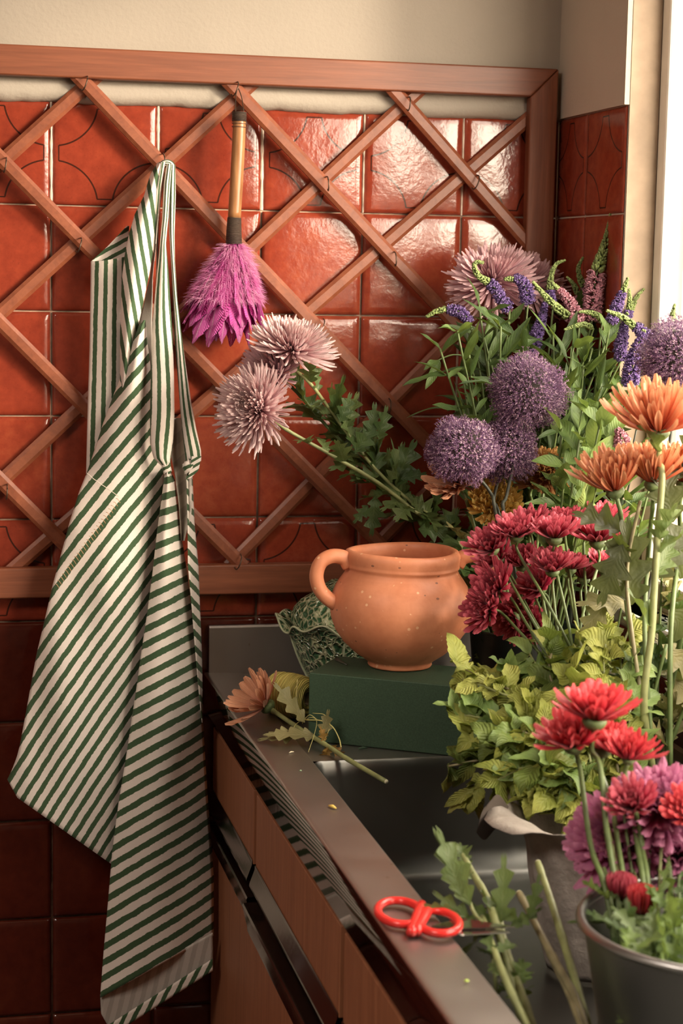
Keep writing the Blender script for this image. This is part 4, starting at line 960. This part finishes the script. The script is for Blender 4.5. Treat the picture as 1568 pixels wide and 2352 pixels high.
# ---- alliums
AL = N('allium_floret'); _co = AL.coord(); _f = AL.noise(_co, 420, 1); AL.set(col=AL.ramp(_f, [(.38, (.055, .022, .07)), (.53, (.20, .095, .21)), (.63, (.62, .46, .50))]), rough=.5); AL.translucent((.45, .25, .45), .25); AL = AL.m  # pale end of the random tone paints bright highlights onto the florets
ALD = plain('allium_core', (.035, .03, .02), .8)
def allium(label, c, R, stem, seed, group='purple globe alliums'):
    rnd = random.Random(seed); c = V(c); t = thing('allium', label, 'flower', V(stem[-1]), group)
    m = MB(); R2 = []
    for i in range(10):
        th = pi * i / 9; R2.append([c + V((sin(th) * cos(f_), sin(th) * sin(f_), cos(th))) * R * .72 for f_ in [2 * pi * k / 16 for k in range(16)]])
    m.grid(R2, None, 0, cu=True); m.build('core', ALD, t)
    m = MB(); n = 3000
    for i in range(n):
        z_ = 1 - 2 * (i + .5) / n; r_ = sqrt(1 - z_ * z_); f_ = i * 2.39996
        if z_ < -.93: continue
        d = (V((r_ * cos(f_), r_ * sin(f_), z_)) + V((rnd.uniform(-.08, .08), rnd.uniform(-.08, .08), rnd.uniform(-.08, .08)))).normalized()
        lump = 1 + .20 * noise.noise(d * 1.7 + V((seed, 0, 0))) + .08 * noise.noise(d * 5 + V((seed, 3, 0))); rr = R * lump * (rnd.uniform(.84, 1.06) if rnd.random() < .8 else rnd.uniform(.7, .9))
        p = c + d * rr; o = d.orthogonal().normalized(); o2 = d.cross(o)
        b0_ = c + d * R * .66; w_ = o * .0003; m.add([b0_ - w_, b0_ + w_, p + w_, p - w_], [(0, 1, 2, 3)])
        az = rnd.uniform(0, 6.28)
        for q in range(4):
            a2 = az + q * 1.571; s = (o * cos(a2) + o2 * sin(a2)); e = (d * rnd.uniform(.5, 1.3) + s).normalized() * rnd.uniform(.0026, .0044); w2 = d.cross(s) * .00075
            m.add([p - w2, p + w2, p + e], [(0, 1, 2)])
    m.build('florets', AL, t)
    stemmesh(spline([c - V((0, 0, R * .3))] + [V(p) for p in stem], 6), .0021, STEM_D, t)
AB = V((-.145, -.40, .95)); AB2 = V((-.145, -.40, .915))
allium('purple globe allium, upper one of the cluster above the crimson bouquet', at(1212, 902, -.40), .049, [at(1165, 1130, -.42), at(1160, 1200, -.43), AB, AB2], 1)
allium('purple globe allium, left one of the cluster nearest the tiled wall', at(1062, 1036, -.42), .0435, [at(1125, 1130, -.42), at(1142, 1200, -.43), AB + V((-.01, 0, 0)), AB2 + V((-.012, 0, 0))], 2)
allium('purple globe allium, lower right one of the cluster', at(1160, 1032, -.385), .042, [at(1133, 1150, -.40), at(1150, 1200, -.42), AB + V((0, .01, 0)), AB2 + V((.01, 0, 0))], 3)
allium('purple globe allium cut by the right picture edge beside the window', at(1556, 822, -.56), .046, [at(1540, 1000, -.58), at(1500, 1300, -.62), V((-.12, -.62, .93))], 4)

# ---- golden and bronze mums behind
Y0 = V((-.15, -.33, .95)); Y1 = V((-.15, -.33, .915))
flower('chrysanthemum', 'golden yellow chrysanthemum below the purple globes', 'flower', at(1138, 1158, -.37), (-.1, -.75, .7), 'pompon', P_YEL, [at(1150, 1250, -.34), Y0, Y1], 1.15, None, 21, .002)
flower('chrysanthemum', 'bronze chrysanthemum right of the purple globes among leaves', 'flower', at(1262, 1085, -.37), (.1, -.75, .6), 'pompon', P_BRZ, [at(1240, 1200, -.36), Y0, Y1], 1.1, None, 22, .002)
flower('chrysanthemum', 'apricot chrysanthemum peeking out left behind the left purple globe', 'flower', at(1050, 1110, -.37), (-.5, -.5, .6), 'open', P_PEACH, [at(1080, 1180, -.36), Y0, Y1], .95, None, 23, .002)
flower('chrysanthemum', 'bronze and peach chrysanthemum half hidden above the crimson bouquet', 'flower', at(1225, 1110, -.34), (0, -.5, .7), 'open', P_PEACH, [at(1220, 1200, -.34), Y0, Y1], .9, None, 24, .002, center=P_YEL)

# ---- apricot mums
O0 = V((-.10, -.74, 1.05)); O1 = V((-.13, -.76, .93))
OL = lambda *a: [mumlv(list(a), .06, .018, LEAF_GREY)]
flower('chrysanthemum', 'large apricot chrysanthemum seen from the side, highest of the apricot ones', 'flower', at(1512, 992, -.74), (-.12, -.15, 1), 'cup', P_ORG, [at(1520, 1100, -.745), at(1508, 1250, -.75), at(1496, 1450, -.76), at(1478, 1620, -.77), O1], 1.16, None, 31, .0034, STEM_P, [mumlv([.04, .30, .34, .4, .55], .075, .022, LEAF_MUM)])
flower('chrysanthemum', 'apricot chrysanthemum with orange cup, leftmost of the apricot ones', 'flower', at(1412, 1128, -.70), (-.35, -.15, 1), 'tulip', P_ORG, [at(1430, 1230, -.68), at(1440, 1400, -.70), O1], .98, None, 32, .0024, STEM, [mumlv([.15, .25], .07, .022, LEAF_GREY)])
flower('chrysanthemum', 'apricot chrysanthemum in the middle of the lower apricot group', 'flower', at(1500, 1112, -.71), (-.05, -.1, 1), 'tulip', P_ORG, [at(1490, 1250, -.68), at(1480, 1450, -.72), O1], .98, None, 33, .0024, STEM)
flower('chrysanthemum', 'apricot chrysanthemum at the right edge beside the thick pale stem', 'flower', at(1572, 1112, -.70), (.15, -.1, 1), 'tulip', P_ORG, [at(1560, 1250, -.66), at(1540, 1450, -.72), O1 + V((.02, 0, 0))], .95, None, 34, .0024, STEM)
t = thing('leafy_sprig', 'stem with large lobed grey-green leaves behind the crimson bouquet, under the apricot flowers', 'stem', O1)
pts = spline([at(1470, 1150, -.70), at(1440, 1300, -.70), at(1450, 1450, -.72), O1], 6); stemmesh(pts, .0022, STEM_B, t)
rnd = random.Random(8)
for (x_, y_, dx, dz, L, y__) in ((1450, 1390, -.15, 1, .095, -.70), (1500, 1330, .5, .9, .08, -.70), (1545, 1200, -.25, 1, .075, -.72), (1560, 1100, .3, 1, .06, -.72), (1560, 1330, .3, .7, .08, -.68), (1430, 1250, -.4, -1, .07, -.71), (1535, 1400, .6, -.6, .07, -.68)):
    m = MB(); leaf(m, at(x_, y_, y__), (dx, -.1, dz), (-.35, -1, .2), L, L * .32, 'mum', .35, .12, .12, rnd); m.build('leaf', LEAF_GREY, t)
for (x_, y_, dx, dz, L) in ((1450, 1385, -1, .15, .065), (1400, 1380, -.6, -.5, .05), (1520, 1480, .7, -.6, .06), (1550, 1560, .5, -.8, .05)):
    m = MB(); leaf(m, at(x_, y_, -.68), (dx, -.2, dz), (0, -.8, .6), L, L * .3, 'mum', .5, .15, .15, rnd); m.build('yellowing_leaf', LEAF_DRY, t)

# ---- crimson bouquet
RB = at(1335, 1610, -.66); RB2 = V((RB.x + .02, RB.y - .05, .93)); RB3 = V((RB.x + .04, RB.y - .08, .80))
red = [(1130, 1262, -.55, (-.55, -.35, .75), 1.0), (1186, 1232, -.56, (-.25, -.25, 1), 1.0), (1215, 1215, -.50, (-.35, -.2, 1), .95), (1272, 1238, -.57, (-.05, -.1, 1), 1.1), (1300, 1205, -.50, (.0, 0, 1), .9), (1372, 1245, -.56, (-.12, -.1, 1), 1.15), (1392, 1200, -.50, (.1, -.1, 1), .9), (1345, 1225, -.49, (.1, 0, 1), .85),
       (1268, 1312, -.58, (-.15, -.25, 1), .95), (1144, 1355, -.56, (-.75, -.45, .45), 1.1), (1122, 1402, -.57, (-.85, -.45, .25), 1.0), (1240, 1352, -.55, (-.6, -.3, .7), .95), (1145, 1290, -.50, (-.6, -.1, .6), .9), (1310, 1308, -.53, (.1, -.1, 1), .8), (1180, 1420, -.54, (-.6, -.3, -.2), .9), (1200, 1300, -.50, (-.4, -.1, .9), .9), (1340, 1330, -.50, (.1, -.1, .9), .9), (1230, 1440, -.54, (-.5, -.5, .2), .85), (1385, 1310, -.52, (.2, -.2, .9), .9), (1210, 1390, -.51, (-.6, -.3, .4), .9)]
lab = ['crimson chrysanthemum at the left end of the bouquet, level with the pot rim', 'crimson chrysanthemum second from the left along the bouquet crest', 'crimson chrysanthemum behind the crest, just left of its middle', 'crimson chrysanthemum in the middle of the bouquet crest with long stem', 'crimson chrysanthemum behind the crest, just right of its middle', 'crimson chrysanthemum at the right end of the bouquet crest beside the grey-green leaf', 'crimson chrysanthemum furthest right and back, under the leftmost apricot flower', 'crimson chrysanthemum behind the right end of the bouquet crest', 'smaller crimson chrysanthemum standing alone below the crest of the bouquet', 'crimson chrysanthemum seen from behind, touching the right handle of the clay pot', 'crimson chrysanthemum lowest on the left, in front of the clay pot belly', 'crimson chrysanthemum among the stems, lower middle of the bouquet', 'crimson chrysanthemum tucked behind the left flank of the bouquet', 'small crimson chrysanthemum right of the one standing alone below the crest', 'crimson chrysanthemum bottom of the bouquet just above the mint', 'crimson chrysanthemum shaded beneath the left half of the crest', 'crimson chrysanthemum shaded deep at the right behind stems', 'crimson chrysanthemum low behind the stems, nearest the mint bunch', 'crimson chrysanthemum shaded behind the grey-green leaf at right', 'crimson chrysanthemum between the lower left flowers and the stems']
for k, (x_, y_, d, ax_, s_) in enumerate(red):
    c = at(x_, y_, d); b = RB + V((.016 * sin(k * 2.1), .014 * cos(k * 3.3), 0)); mid = c.lerp(b, .5) + V((-.004, 0, .006))
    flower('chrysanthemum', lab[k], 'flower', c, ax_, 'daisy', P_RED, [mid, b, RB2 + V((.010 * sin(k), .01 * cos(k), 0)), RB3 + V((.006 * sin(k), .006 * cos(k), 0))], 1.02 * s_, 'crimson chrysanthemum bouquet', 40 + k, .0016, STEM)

# ---- mint
MBASE = at(1370, 1900, -.80)
mint = [(1045, 1525, -.62, -.3), (1062, 1560, -.66, -1), (1048, 1640, -.68, -1), (1030, 1760, -.72, -1), (1075, 1830, -.74, -1), (1105, 1545, -.60, 0), (1165, 1545, -.62, 0), (1120, 1600, -.68, 0), (1180, 1600, -.70, 0), (1235, 1465, -.60, 0), (1290, 1470, -.62, 0), (1340, 1450, -.64, 0), (1400, 1430, -.66, 0), (1450, 1430, -.68, 0), (1215, 1500, -.62, 0), (1270, 1480, -.66, 0), (1330, 1470, -.68, 0), (1390, 1480, -.70, 0), (1450, 1520, -.72, 0),
        (1240, 1580, -.70, 0), (1310, 1560, -.72, 0), (1380, 1560, -.74, 0), (1150, 1680, -.74, -.5), (1110, 1720, -.74, -.8), (1200, 1680, -.76, 0), (1250, 1660, -.76, 0), (1180, 1760, -.78, -.5), (1230, 1760, -.80, 0), (1290, 1700, -.76, 0), (1130, 1800, -.78, -1), (1460, 1600, -.74, .3), (1300, 1780, -.80, 0), (1090, 1690, -.70, -.6), (1215, 1840, -.80, -.5), (1350, 1640, -.76, 0)]
gm_ = random.Random(77)
for k, (x_, y_, d, dr) in enumerate(mint):
    p = at(x_, y_, d); b = MBASE + V((gm_.uniform(-.03, .03), gm_.uniform(-.02, .03), 0)); mid = p.lerp(b, .45) + V((0, 0, .035 if dr < 0 else .012)); fl_ = V((b.x, b.y, .80))
    lb = {2: 'mint sprig drooping left in front of the green foam block', 3: 'mint sprig reaching furthest left over the sink', 0: 'curled mint sprig tip resting over the right end of the foam block', 4: 'mint sprig hanging lowest above the torn paper wrap', 1: 'mint sprig just below the curled tip at the foam block corner', 9: 'mint sprig directly under the crimson bouquet stems, left', 13: 'mint sprig furthest right and high, beside the thick stems', 20: 'mint sprig directly above the highest bright red chrysanthemum', 29: 'mint sprig low at the left over the paper wrap rim', 30: 'mint sprig at the right behind the bright red chrysanthemums', 5: 'mint sprig behind the curled tip, in front of the clay pot foot'}.get(k, 'yellow-green mint sprig in the dense bunch')
    sprig('mint_sprig', lb, 'herb', [p, p.lerp(mid, .5) + V((gm_.uniform(-.01, .01), 0, .006)), mid, b, fl_], 26, (.040, .032, .045)[k % 3], (.0115, .010, .0125)[k % 3], 'mint', (LEAF_MINT, LEAF_MINT, LEAF_PALE, LEAF_MINT_D)[k % 4], 400 + k, .0013, STEM_P if k % 3 else STEM_B, 'mint sprigs in the dense bunch', (.4, 1.7), 1.4, 0.0, .55)

# ---- tall woody stems at the right
for k, (P_, r_) in enumerate((([(1440, 1480), (1430, 1560), (1405, 1690), (1390, 1850)], .0030), ([(1568, 1440), (1545, 1560), (1510, 1680), (1490, 1760), (1460, 1900)], .0030), ([(1475, 1560), (1460, 1640), (1440, 1800)], .0024), ([(1575, 1620), (1550, 1680), (1520, 1760), (1490, 1880)], .0026), ([(1530, 1480), (1500, 1600), (1470, 1750), (1450, 1900)], .0022))):
    pts = spline(A_(-.64 - .015 * k, *P_), 6); b = V((pts[-1].x, pts[-1].y, .80)); pts.append(b); t = thing('tall_plant', ('thick woody stem beside the mint bunch', 'thick woody stem entering from the right edge', 'thin pale stem left of the shadowed stems', 'short woody stem low at the right edge', 'thin green stem crossing the dark gap at right')[k], 'stem', b)
    stemmesh(pts, r_, STEM, t, r_ * 1.1, 4)
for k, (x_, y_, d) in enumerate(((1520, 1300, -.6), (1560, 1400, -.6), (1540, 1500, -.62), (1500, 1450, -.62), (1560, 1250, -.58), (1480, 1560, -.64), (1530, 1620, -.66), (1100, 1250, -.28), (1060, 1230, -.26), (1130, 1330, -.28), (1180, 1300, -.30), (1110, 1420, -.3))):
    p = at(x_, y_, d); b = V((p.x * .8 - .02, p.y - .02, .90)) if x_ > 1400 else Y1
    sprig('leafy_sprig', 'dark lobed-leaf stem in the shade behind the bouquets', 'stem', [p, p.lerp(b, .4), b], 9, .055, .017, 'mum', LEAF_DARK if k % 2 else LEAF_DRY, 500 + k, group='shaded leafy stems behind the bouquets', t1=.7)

# ---- paper wrap holding mint and crimson stems
PAPER = N('grey_wrapping_paper'); _co = PAPER.coord(); _f = PAPER.noise(_co, 35, 5, .6); PAPER.set(col=PAPER.ramp(_f, [(.3, (.32, .28, .24)), (.7, (.48, .43, .38))]), rough=.55); PAPER.bump(_f, .004); PAPER.translucent((.4, .33, .26), .15); PAPER = PAPER.m
wc = V((at(1385, 2000, -.86).x, -.84, .7455))
pw = thing('paper_wrap', 'crumpled grey paper wrap with torn folded rim around the mint stems', 'wrapping', wc)
m = MB(); P = []
for i in range(22):
    t = i / 21; row = []
    for k in range(72):
        a_ = 2 * pi * k / 72; lip_ = max(0, (t - .84) / .16)
        r = lerp(.050, .088, t ** .9) * (1 + .035 * noise.noise(V((cos(a_) * 2.2, sin(a_) * 2.2, t * 5))) + .012 * sin(13 * a_ + 5 * t))
        left = max(0, cos(a_ - pi * 1.06)) ** 3
        r += lip_ * (.006 + .034 * left) ; z = .165 * t + lip_ * (.012 * sin(3 * a_ + 1) + .01 * noise.noise(V((cos(a_) * 4, sin(a_) * 4, 0))) - .020 * left * lip_) + .035 * left * t
        row.append(wc + V((r * cos(a_), r * sin(a_), z)))
    P.append(row)
m.grid(P, None, 0, cu=True); o = m.build('wrap', PAPER, pw); s_ = o.modifiers.new('t', 'SOLIDIFY'); s_.thickness = .0008
m = MB(); lf = wc + V((-.118, .02, .178)); m.grid([[lf + V((.03 * u - .012 * v_, .02 * u, -.030 * v_ + .010 * sin(u * 4 + v_ * 3))) for u in [q / 8 for q in range(9)]] for v_ in [q / 8 for q in range(9)]]); o = m.build('torn_flap', plain('dark_torn_paper', (.10, .08, .065), .7), pw)

# dark bucket behind pot holding the back flowers
db = thing('dark_bucket', 'dark plastic flower bucket in the shade behind the clay pot', 'bucket', (-.135, -.30, zd))
m = MB(); m.lathe([(0, .002), (.058, .002), (.060, 0), (.066, .05), (.072, .115), (.075, .118), (.0745, .121), (.070, .118), (.062, .05), (.056, .008), (0, .008)], (-.135, -.30, zd + .0002), 48); m.build('body', plain('dark_green_plastic', (.015, .020, .018), .3), db)

# ---- foreground bucket
kc = at(1660, 2122, -1.235); KR = .122; kz = kc.z; kh = kz - .7415
kb = thing('metal_bucket', 'galvanised metal bucket with rolled rim at the lower right picture edge', 'bucket', (kc.x, kc.y, .7415))
o_ = V((kc.x, kc.y, .7418)); m = MB()
m.lathe([(0, .003), (KR * .70, .003), (KR * .72, 0), (KR * .74, .006), (KR * .80, kh * .35), (KR * .815, kh * .36), (KR * .83, kh * .385), (KR * .815, kh * .41), (KR * .84, kh * .46), (KR * .86, kh * .475), (KR * .845, kh * .50), (KR * .98, kh - .004)], o_, 96)
m.lathe([(KR * .97, kh - .004), (KR * .80, kh * .38), (KR * .70, .012), (0, .01)], o_, 96); m.build('body', ZINC, kb)
m = MB(); m.tube([o_ + V((KR * cos(a_), KR * sin(a_), kh)) for a_ in [2 * pi * k / 96 for k in range(96)]], .0042, 10, closed=True); m.build('rim', ZINC, kb)
def inb(a_, r=.5): return V((kc.x + KR * r * cos(a_), kc.y + KR * r * sin(a_), .775))
def fg(name, label, px, py, d, axis, kind, mat, sc, seed, via, a_, r_=.5, group=None, sr=.0022, lv=None, smat=None):
    c = at(px, py, d); pts = [at(*v) for v in via] + [inb(a_, r_)]
    return flower(name, label, 'flower', c, axis, kind, mat, pts, sc, group, seed, sr, smat or STEM, lv)
GR = 'bright red chrysanthemums above the metal bucket'
fg('chrysanthemum', 'bright red chrysanthemum standing highest over the metal bucket', 1365, 1655, -1.08, (0, -.1, 1), 'daisy', P_RED2, 1.28, 71, [(1378, 1760, -1.09), (1392, 1900, -1.12), (1420, 2090, -1.17)], 2.9, .55, GR)
fg('chrysanthemum', 'bright red chrysanthemum left below the highest one', 1318, 1712, -1.06, (-.35, -.2, 1), 'daisy', P_RED2, 1.15, 72, [(1340, 1830, -1.08), (1358, 1950, -1.12), (1400, 2090, -1.17)], 3.1, .6, GR)
fg('chrysanthemum', 'bright red chrysanthemum tucked behind the stem of the highest one', 1385, 1722, -1.04, (.0, -.1, 1), 'daisy', P_RED2, 1.0, 73, [(1405, 1850, -1.08), (1420, 1950, -1.12), (1440, 2090, -1.17)], 2.8, .5, GR)
fg('chrysanthemum', 'half closed bright red chrysanthemum right below the highest one', 1442, 1745, -1.08, (.1, -.1, 1), 'cup', P_RED2, .56, 74, [(1450, 1850, -1.09), (1465, 1950, -1.12), (1480, 2090, -1.17)], 2.6, .5, GR)
fg('aster', 'purple-pink aster facing left low over the metal bucket', 1415, 1930, -1.07, (-.75, -.45, .45), 'aster', P_MAG, 1.22, 75, [(1450, 1990, -1.10), (1470, 2090, -1.16)], 2.7, .4)
fg('aster', 'purple-pink aster at the right edge below the bright red flowers', 1515, 1850, -1.09, (-.30, -.45, .9), 'aster', P_MAG, 1.12, 76, [(1530, 1950, -1.10), (1540, 2090, -1.16)], 2.3, .4)
fg('aster', 'purple-pink aster cut by the right picture edge, lowest aster', 1560, 1960, -1.09, (-.15, -.5, .8), 'aster', P_MAG, 1.15, 77, [(1570, 2040, -1.12), (1575, 2120, -1.16)], 2.1, .3)
fg('aster', 'pale purple-pink aster behind the buds, petals hanging downwards', 1440, 1990, -1.03, (-.5, -.2, -.35), 'open', P_MAG, .9, 78, [(1480, 2000, -1.06), (1500, 2090, -1.12)], 2.6, .3)
fg('chrysanthemum', 'dark red chrysanthemum left of the right edge aster', 1455, 1855, -1.12, (-.4, -.4, .8), 'daisy', P_RED, .85, 79, [(1475, 1950, -1.12), (1490, 2090, -1.17)], 2.5, .5)
fg('chrysanthemum', 'orange-red chrysanthemum at the right edge between the asters', 1590, 1870, -1.13, (-.35, -.5, .7), 'daisy', P_RED2, .9, 80, [(1580, 1980, -1.14), (1580, 2100, -1.17)], 2.2, .5)
def budflower(label, px, py, d, a_, seed, s=1):
    c = at(px, py, d); t = thing('flower_bud', label, 'flower', inb(a_, .45)); rnd = random.Random(seed); m = MB(); a, e1, e2 = basis((.05, 0, 1))
    for r in range(4):
        for k in range(11): petal(m, c - V((0, 0, .012)), e1, e2, a, 2 * pi * (k + r * .5) / 11 + r, .75 - r * .17, -.25, .026 * s, .0032, .6, .004, rnd)
    m.build('petals', P_RED2 if seed % 2 else P_RED, t); m = MB(); calyx(m, c - V((0, 0, .013)), (0, 0, 1), .008 * s, .006); m.build('calyx', CALYX, t)
    stemmesh(spline([c - V((0, 0, .016)), c - V((-.002, 0, .05)), inb(a_, .45)], 6), .0017, STEM, t)
budflower('dark red half-open bud inside the metal bucket, left of the two', 1424, 2040, -1.16, 2.7, 2, .95); budflower('bright red opening bud inside the metal bucket, right of the two', 1473, 2072, -1.19, 2.6, 1, 1.0)
gb = random.Random(91)
for k, (x_, y_, d) in enumerate(((1500, 2060, -1.2), (1530, 2070, -1.22), (1440, 2130, -1.22), (1500, 2150, -1.26), (1550, 2130, -1.25), (1560, 2050, -1.2), (1465, 2160, -1.26), (1530, 2190, -1.28), (1560, 2010, -1.16), (1400, 2060, -1.17), (1440, 2180, -1.27), (1595, 2150, -1.28))):
    p = at(x_, y_, d); b = inb(gb.uniform(2.0, 3.4), .4)
    sprig('leafy_sprig', ['small leafy green stem inside the metal bucket', 'small pale-leaved stem inside the metal bucket', 'small dark-leaved stem inside the metal bucket'][k % 3], 'stem', [p, p.lerp(b, .4), b], 9, .036, .011, 'mum', (LEAF_MUM, LEAF_PALE, LEAF_DARK)[k % 3], 600 + k, group=['leafy stems inside the metal bucket', 'pale-leaved stems inside the metal bucket', 'dark-leaved stems inside the metal bucket'][k % 3], t1=.6)
gs = random.Random(13)
for k in range(7):                                 # bare stems standing in the bucket
    x_ = 1345 + k * 32; p = at(x_ + 20, 1960 - (k % 3) * 60, -1.09); b = inb(2.2 + k * .2, .45)
    m = MB(); t = thing('tall_plant', 'thin bare green stem rising from the metal bucket between the flowers', 'stem', b, 'bare stems in the metal bucket')
    stemmesh(spline([p, p.lerp(b, .5) + V((gs.uniform(-.008, .008), 0, 0)), b], 6), .0015, STEM_P if k % 2 else STEM, t)

# ---- cut stems leaning in the sink
cuts = [([(1052, 1945), (1082, 2000), (1118, 2062), (1135, 2110), (1170, 2240), (1200, 2352), (1220, 2420)], -.96, -1.22, 'cut pale stem leaning highest beside the red scissors', .0040),
        ([(1108, 2108), (1130, 2170), (1165, 2260), (1230, 2400)], -1.08, -1.24, 'leafy cut stem directly right of the scissors', .0036),
        ([(1146, 2110), (1165, 2190), (1200, 2290), (1240, 2410)], -1.04, -1.22, 'thick pale cut stem with broken side shoots in the sink', .0042),
        ([(1192, 2052), (1228, 2120), (1270, 2200), (1320, 2290), (1350, 2380)], -1.00, -1.20, 'cut stem with pale end left of the tallest one in the sink', .0042),
        ([(1235, 1982), (1262, 2060), (1290, 2150), (1320, 2250), (1350, 2360)], -.98, -1.18, 'tall cut stem with pale end near the paper wrap', .0042),
        ([(1260, 2190), (1300, 2270), (1340, 2370)], -1.06, -1.2, 'short shaded cut stem low in the sink', .0036)]
for k, (pp, d0, d1, lb, r_) in enumerate(cuts):
    rnd = random.Random(700 + k); n = len(pp); raw = [at(x_, y_, lerp(d0, d1, i / (n - 1))) for i, (x_, y_) in enumerate(pp)]
    P = spline(raw, 5); b = V((P[-1].x, P[-1].y, .748)); 
    if P[-1].z > .76: P = P + [P[-1].lerp(b, .5), b]
    t = thing('flower_cutting', lb, 'stem', P[-1]); stemmesh(P, r_ * .8, (STEM_P, STEM_B)[k in (3, 5)], t, r_ * 1.05, 5)
    m = MB(); d_ = (P[0] - P[1]).normalized(); m.tube([P[0], P[0] + d_ * .0012], r_ * .72, 8); m.build('cut_end', CUT, t)
    if k < 3:
        m = MB(); foliage(m, P, [rnd.uniform(.0, .5) for _ in range(7)], .036, .009, 'mum', rnd, (.3, 1.0)); m.build('foliage', LEAF_PALE if k == 2 else LEAF_MUM, t)
m = MB(); rnd = random.Random(66)
t = thing('leafy_sprig', 'leafy trimmed shoot with upright lobed leaves beside the scissors', 'stem', at(1150, 2200, -1.12))
for (x_, y_, dx, dz, L) in ((1060, 2060, -.35, 1, .062), (1080, 2080, -.45, 1, .075), (1095, 2130, -.7, .6, .05), (1150, 2120, .05, 1, .06), (1150, 2140, -.6, .6, .04), (1170, 2130, .8, .4, .035), (1060, 2100, -1, .3, .035), (1215, 2110, .2, .8, .04), (1200, 2130, -.5, .5, .04)):
    leaf(m, at(x_, y_, -1.08), (dx, 0, dz), (-.1, -1, .2), L, L * .19, 'mum', .35, .2, .15, rnd)
m.build('foliage', LEAF_MUM, t); stemmesh(spline([at(1060, 2000, -1.06), at(1085, 2090, -1.08), at(1130, 2180, -1.12), V((at(1150, 2200, -1.12).x, -1.13, .75))], 5), .0016, STEM_P, t)

# ---- peach flower lying on the rim
pz = .912
cp = at(596, 1622, -.335)
pf = thing('cut_chrysanthemum', 'cut peach chrysanthemum with wilted leaves lying on the steel counter by the twine', 'flower', atz(700, 1690, zd))
m = MB(); head(m, at(608, 1622, -.335), (-.72, -.10, .62), 'cut', 1.02, 81); m.build('petals', P_PEACH, pf)
m = MB(); calyx(m, at(614, 1622, -.335), (-.62, .10, .50), .011, .009); m.build('calyx', CALYX, pf)
sp3 = spline([at(618, 1626, -.337), at(650, 1648, -.36), at(700, 1682, -.42), at(750, 1712, -.47), at(800, 1745, -.53), at(886, 1795, -.60)], 6)
stemmesh(sp3, .0030, STEM_P, pf, .0030, 4)
m = MB(); m.tube([sp3[-1], sp3[-1] + (sp3[-1] - sp3[-2]).normalized() * .0015], .0027, 8); m.build('cut_end', CUT, pf)
rnd = random.Random(14)
for (x_, y_, d, dx, dz, L) in ((725, 1690, -.44, -1, .15, .050), (700, 1660, -.41, -.55, .8, .050), (700, 1685, -.43, -1, .0, .045), (740, 1700, -.45, .1, .6, .03)):
    m = MB(); leaf(m, at(x_, y_, d), (dx, -.05, dz), (0, -.55, .85), L * 1.25, L * .30, 'mum', .25, .1, .2, rnd); m.build('wilted_leaf', LEAF_DRY, pf)
for (x_, y_, d, dx, dz, L) in ((755, 1715, -.48, -.3, -1, .028), (750, 1712, -.47, .05, -1, .034), (745, 1705, -.46, -.2, .8, .02), (760, 1712, -.48, .6, -.6, .025)):
    m = MB(); leaf(m, at(x_, y_, d), (dx, -.1, dz), (0, -1, .2), L, L * .3, 'mum', .6, .3, .4, rnd); m.build('withered_leaf', LEAF_BROWN, pf)

# ---- crumbs
def bit(label, px, py, z, mat, L, az, r=.0016, nm='petal_scrap', cat='scrap'):
    p = atz(px, py, z); d = V((cos(az), sin(az), 0)) * L; m = MB(); m.tube([p - d * .5 + V((0, 0, r)), p + V((0, 0, r * 1.4)), p + d * .5 + V((0, 0, r))], lambda t: r * (.45 + .55 * sin(pi * t)), 7, flat=.7)
    tag(m.build(nm, mat), label, cat)
YB = plain('yellow_scrap', (.72, .52, .12), .6); CB = plain('cream_scrap', (.75, .66, .45), .6)
bit('yellow petal scrap lying alone on the wide steel rim', 763, 1858, .8975, YB, .013, -1.1, .0022)
bit('tiny cream stem chip on the steel rim near the peach flower', 669, 1730, .8975, CB, .008, .5, .0012, 'plant_crumb'); bit('small round cream bud beside the wilted leaves on the counter', 626, 1693, .8975, CB, .003, 0, .0016, 'plant_crumb')
bit('pale green crumb on the steel rim between petal scrap and stem chip', 690, 1772, .8975, plain('green_crumb', (.30, .42, .26), .7), .003, 0, .001, 'crumb'); bit('tiny green crumb on the rim below the scissors', 1071, 2258, .8985, plain('bright_green_crumb', (.45, .58, .12), .7), .004, 0, .0016, 'crumb')
bit('dark green foam crumb at the foot of the foam block', 833, 1722, .8945, FOAM, .012, .1, .002, 'foam_crumb')
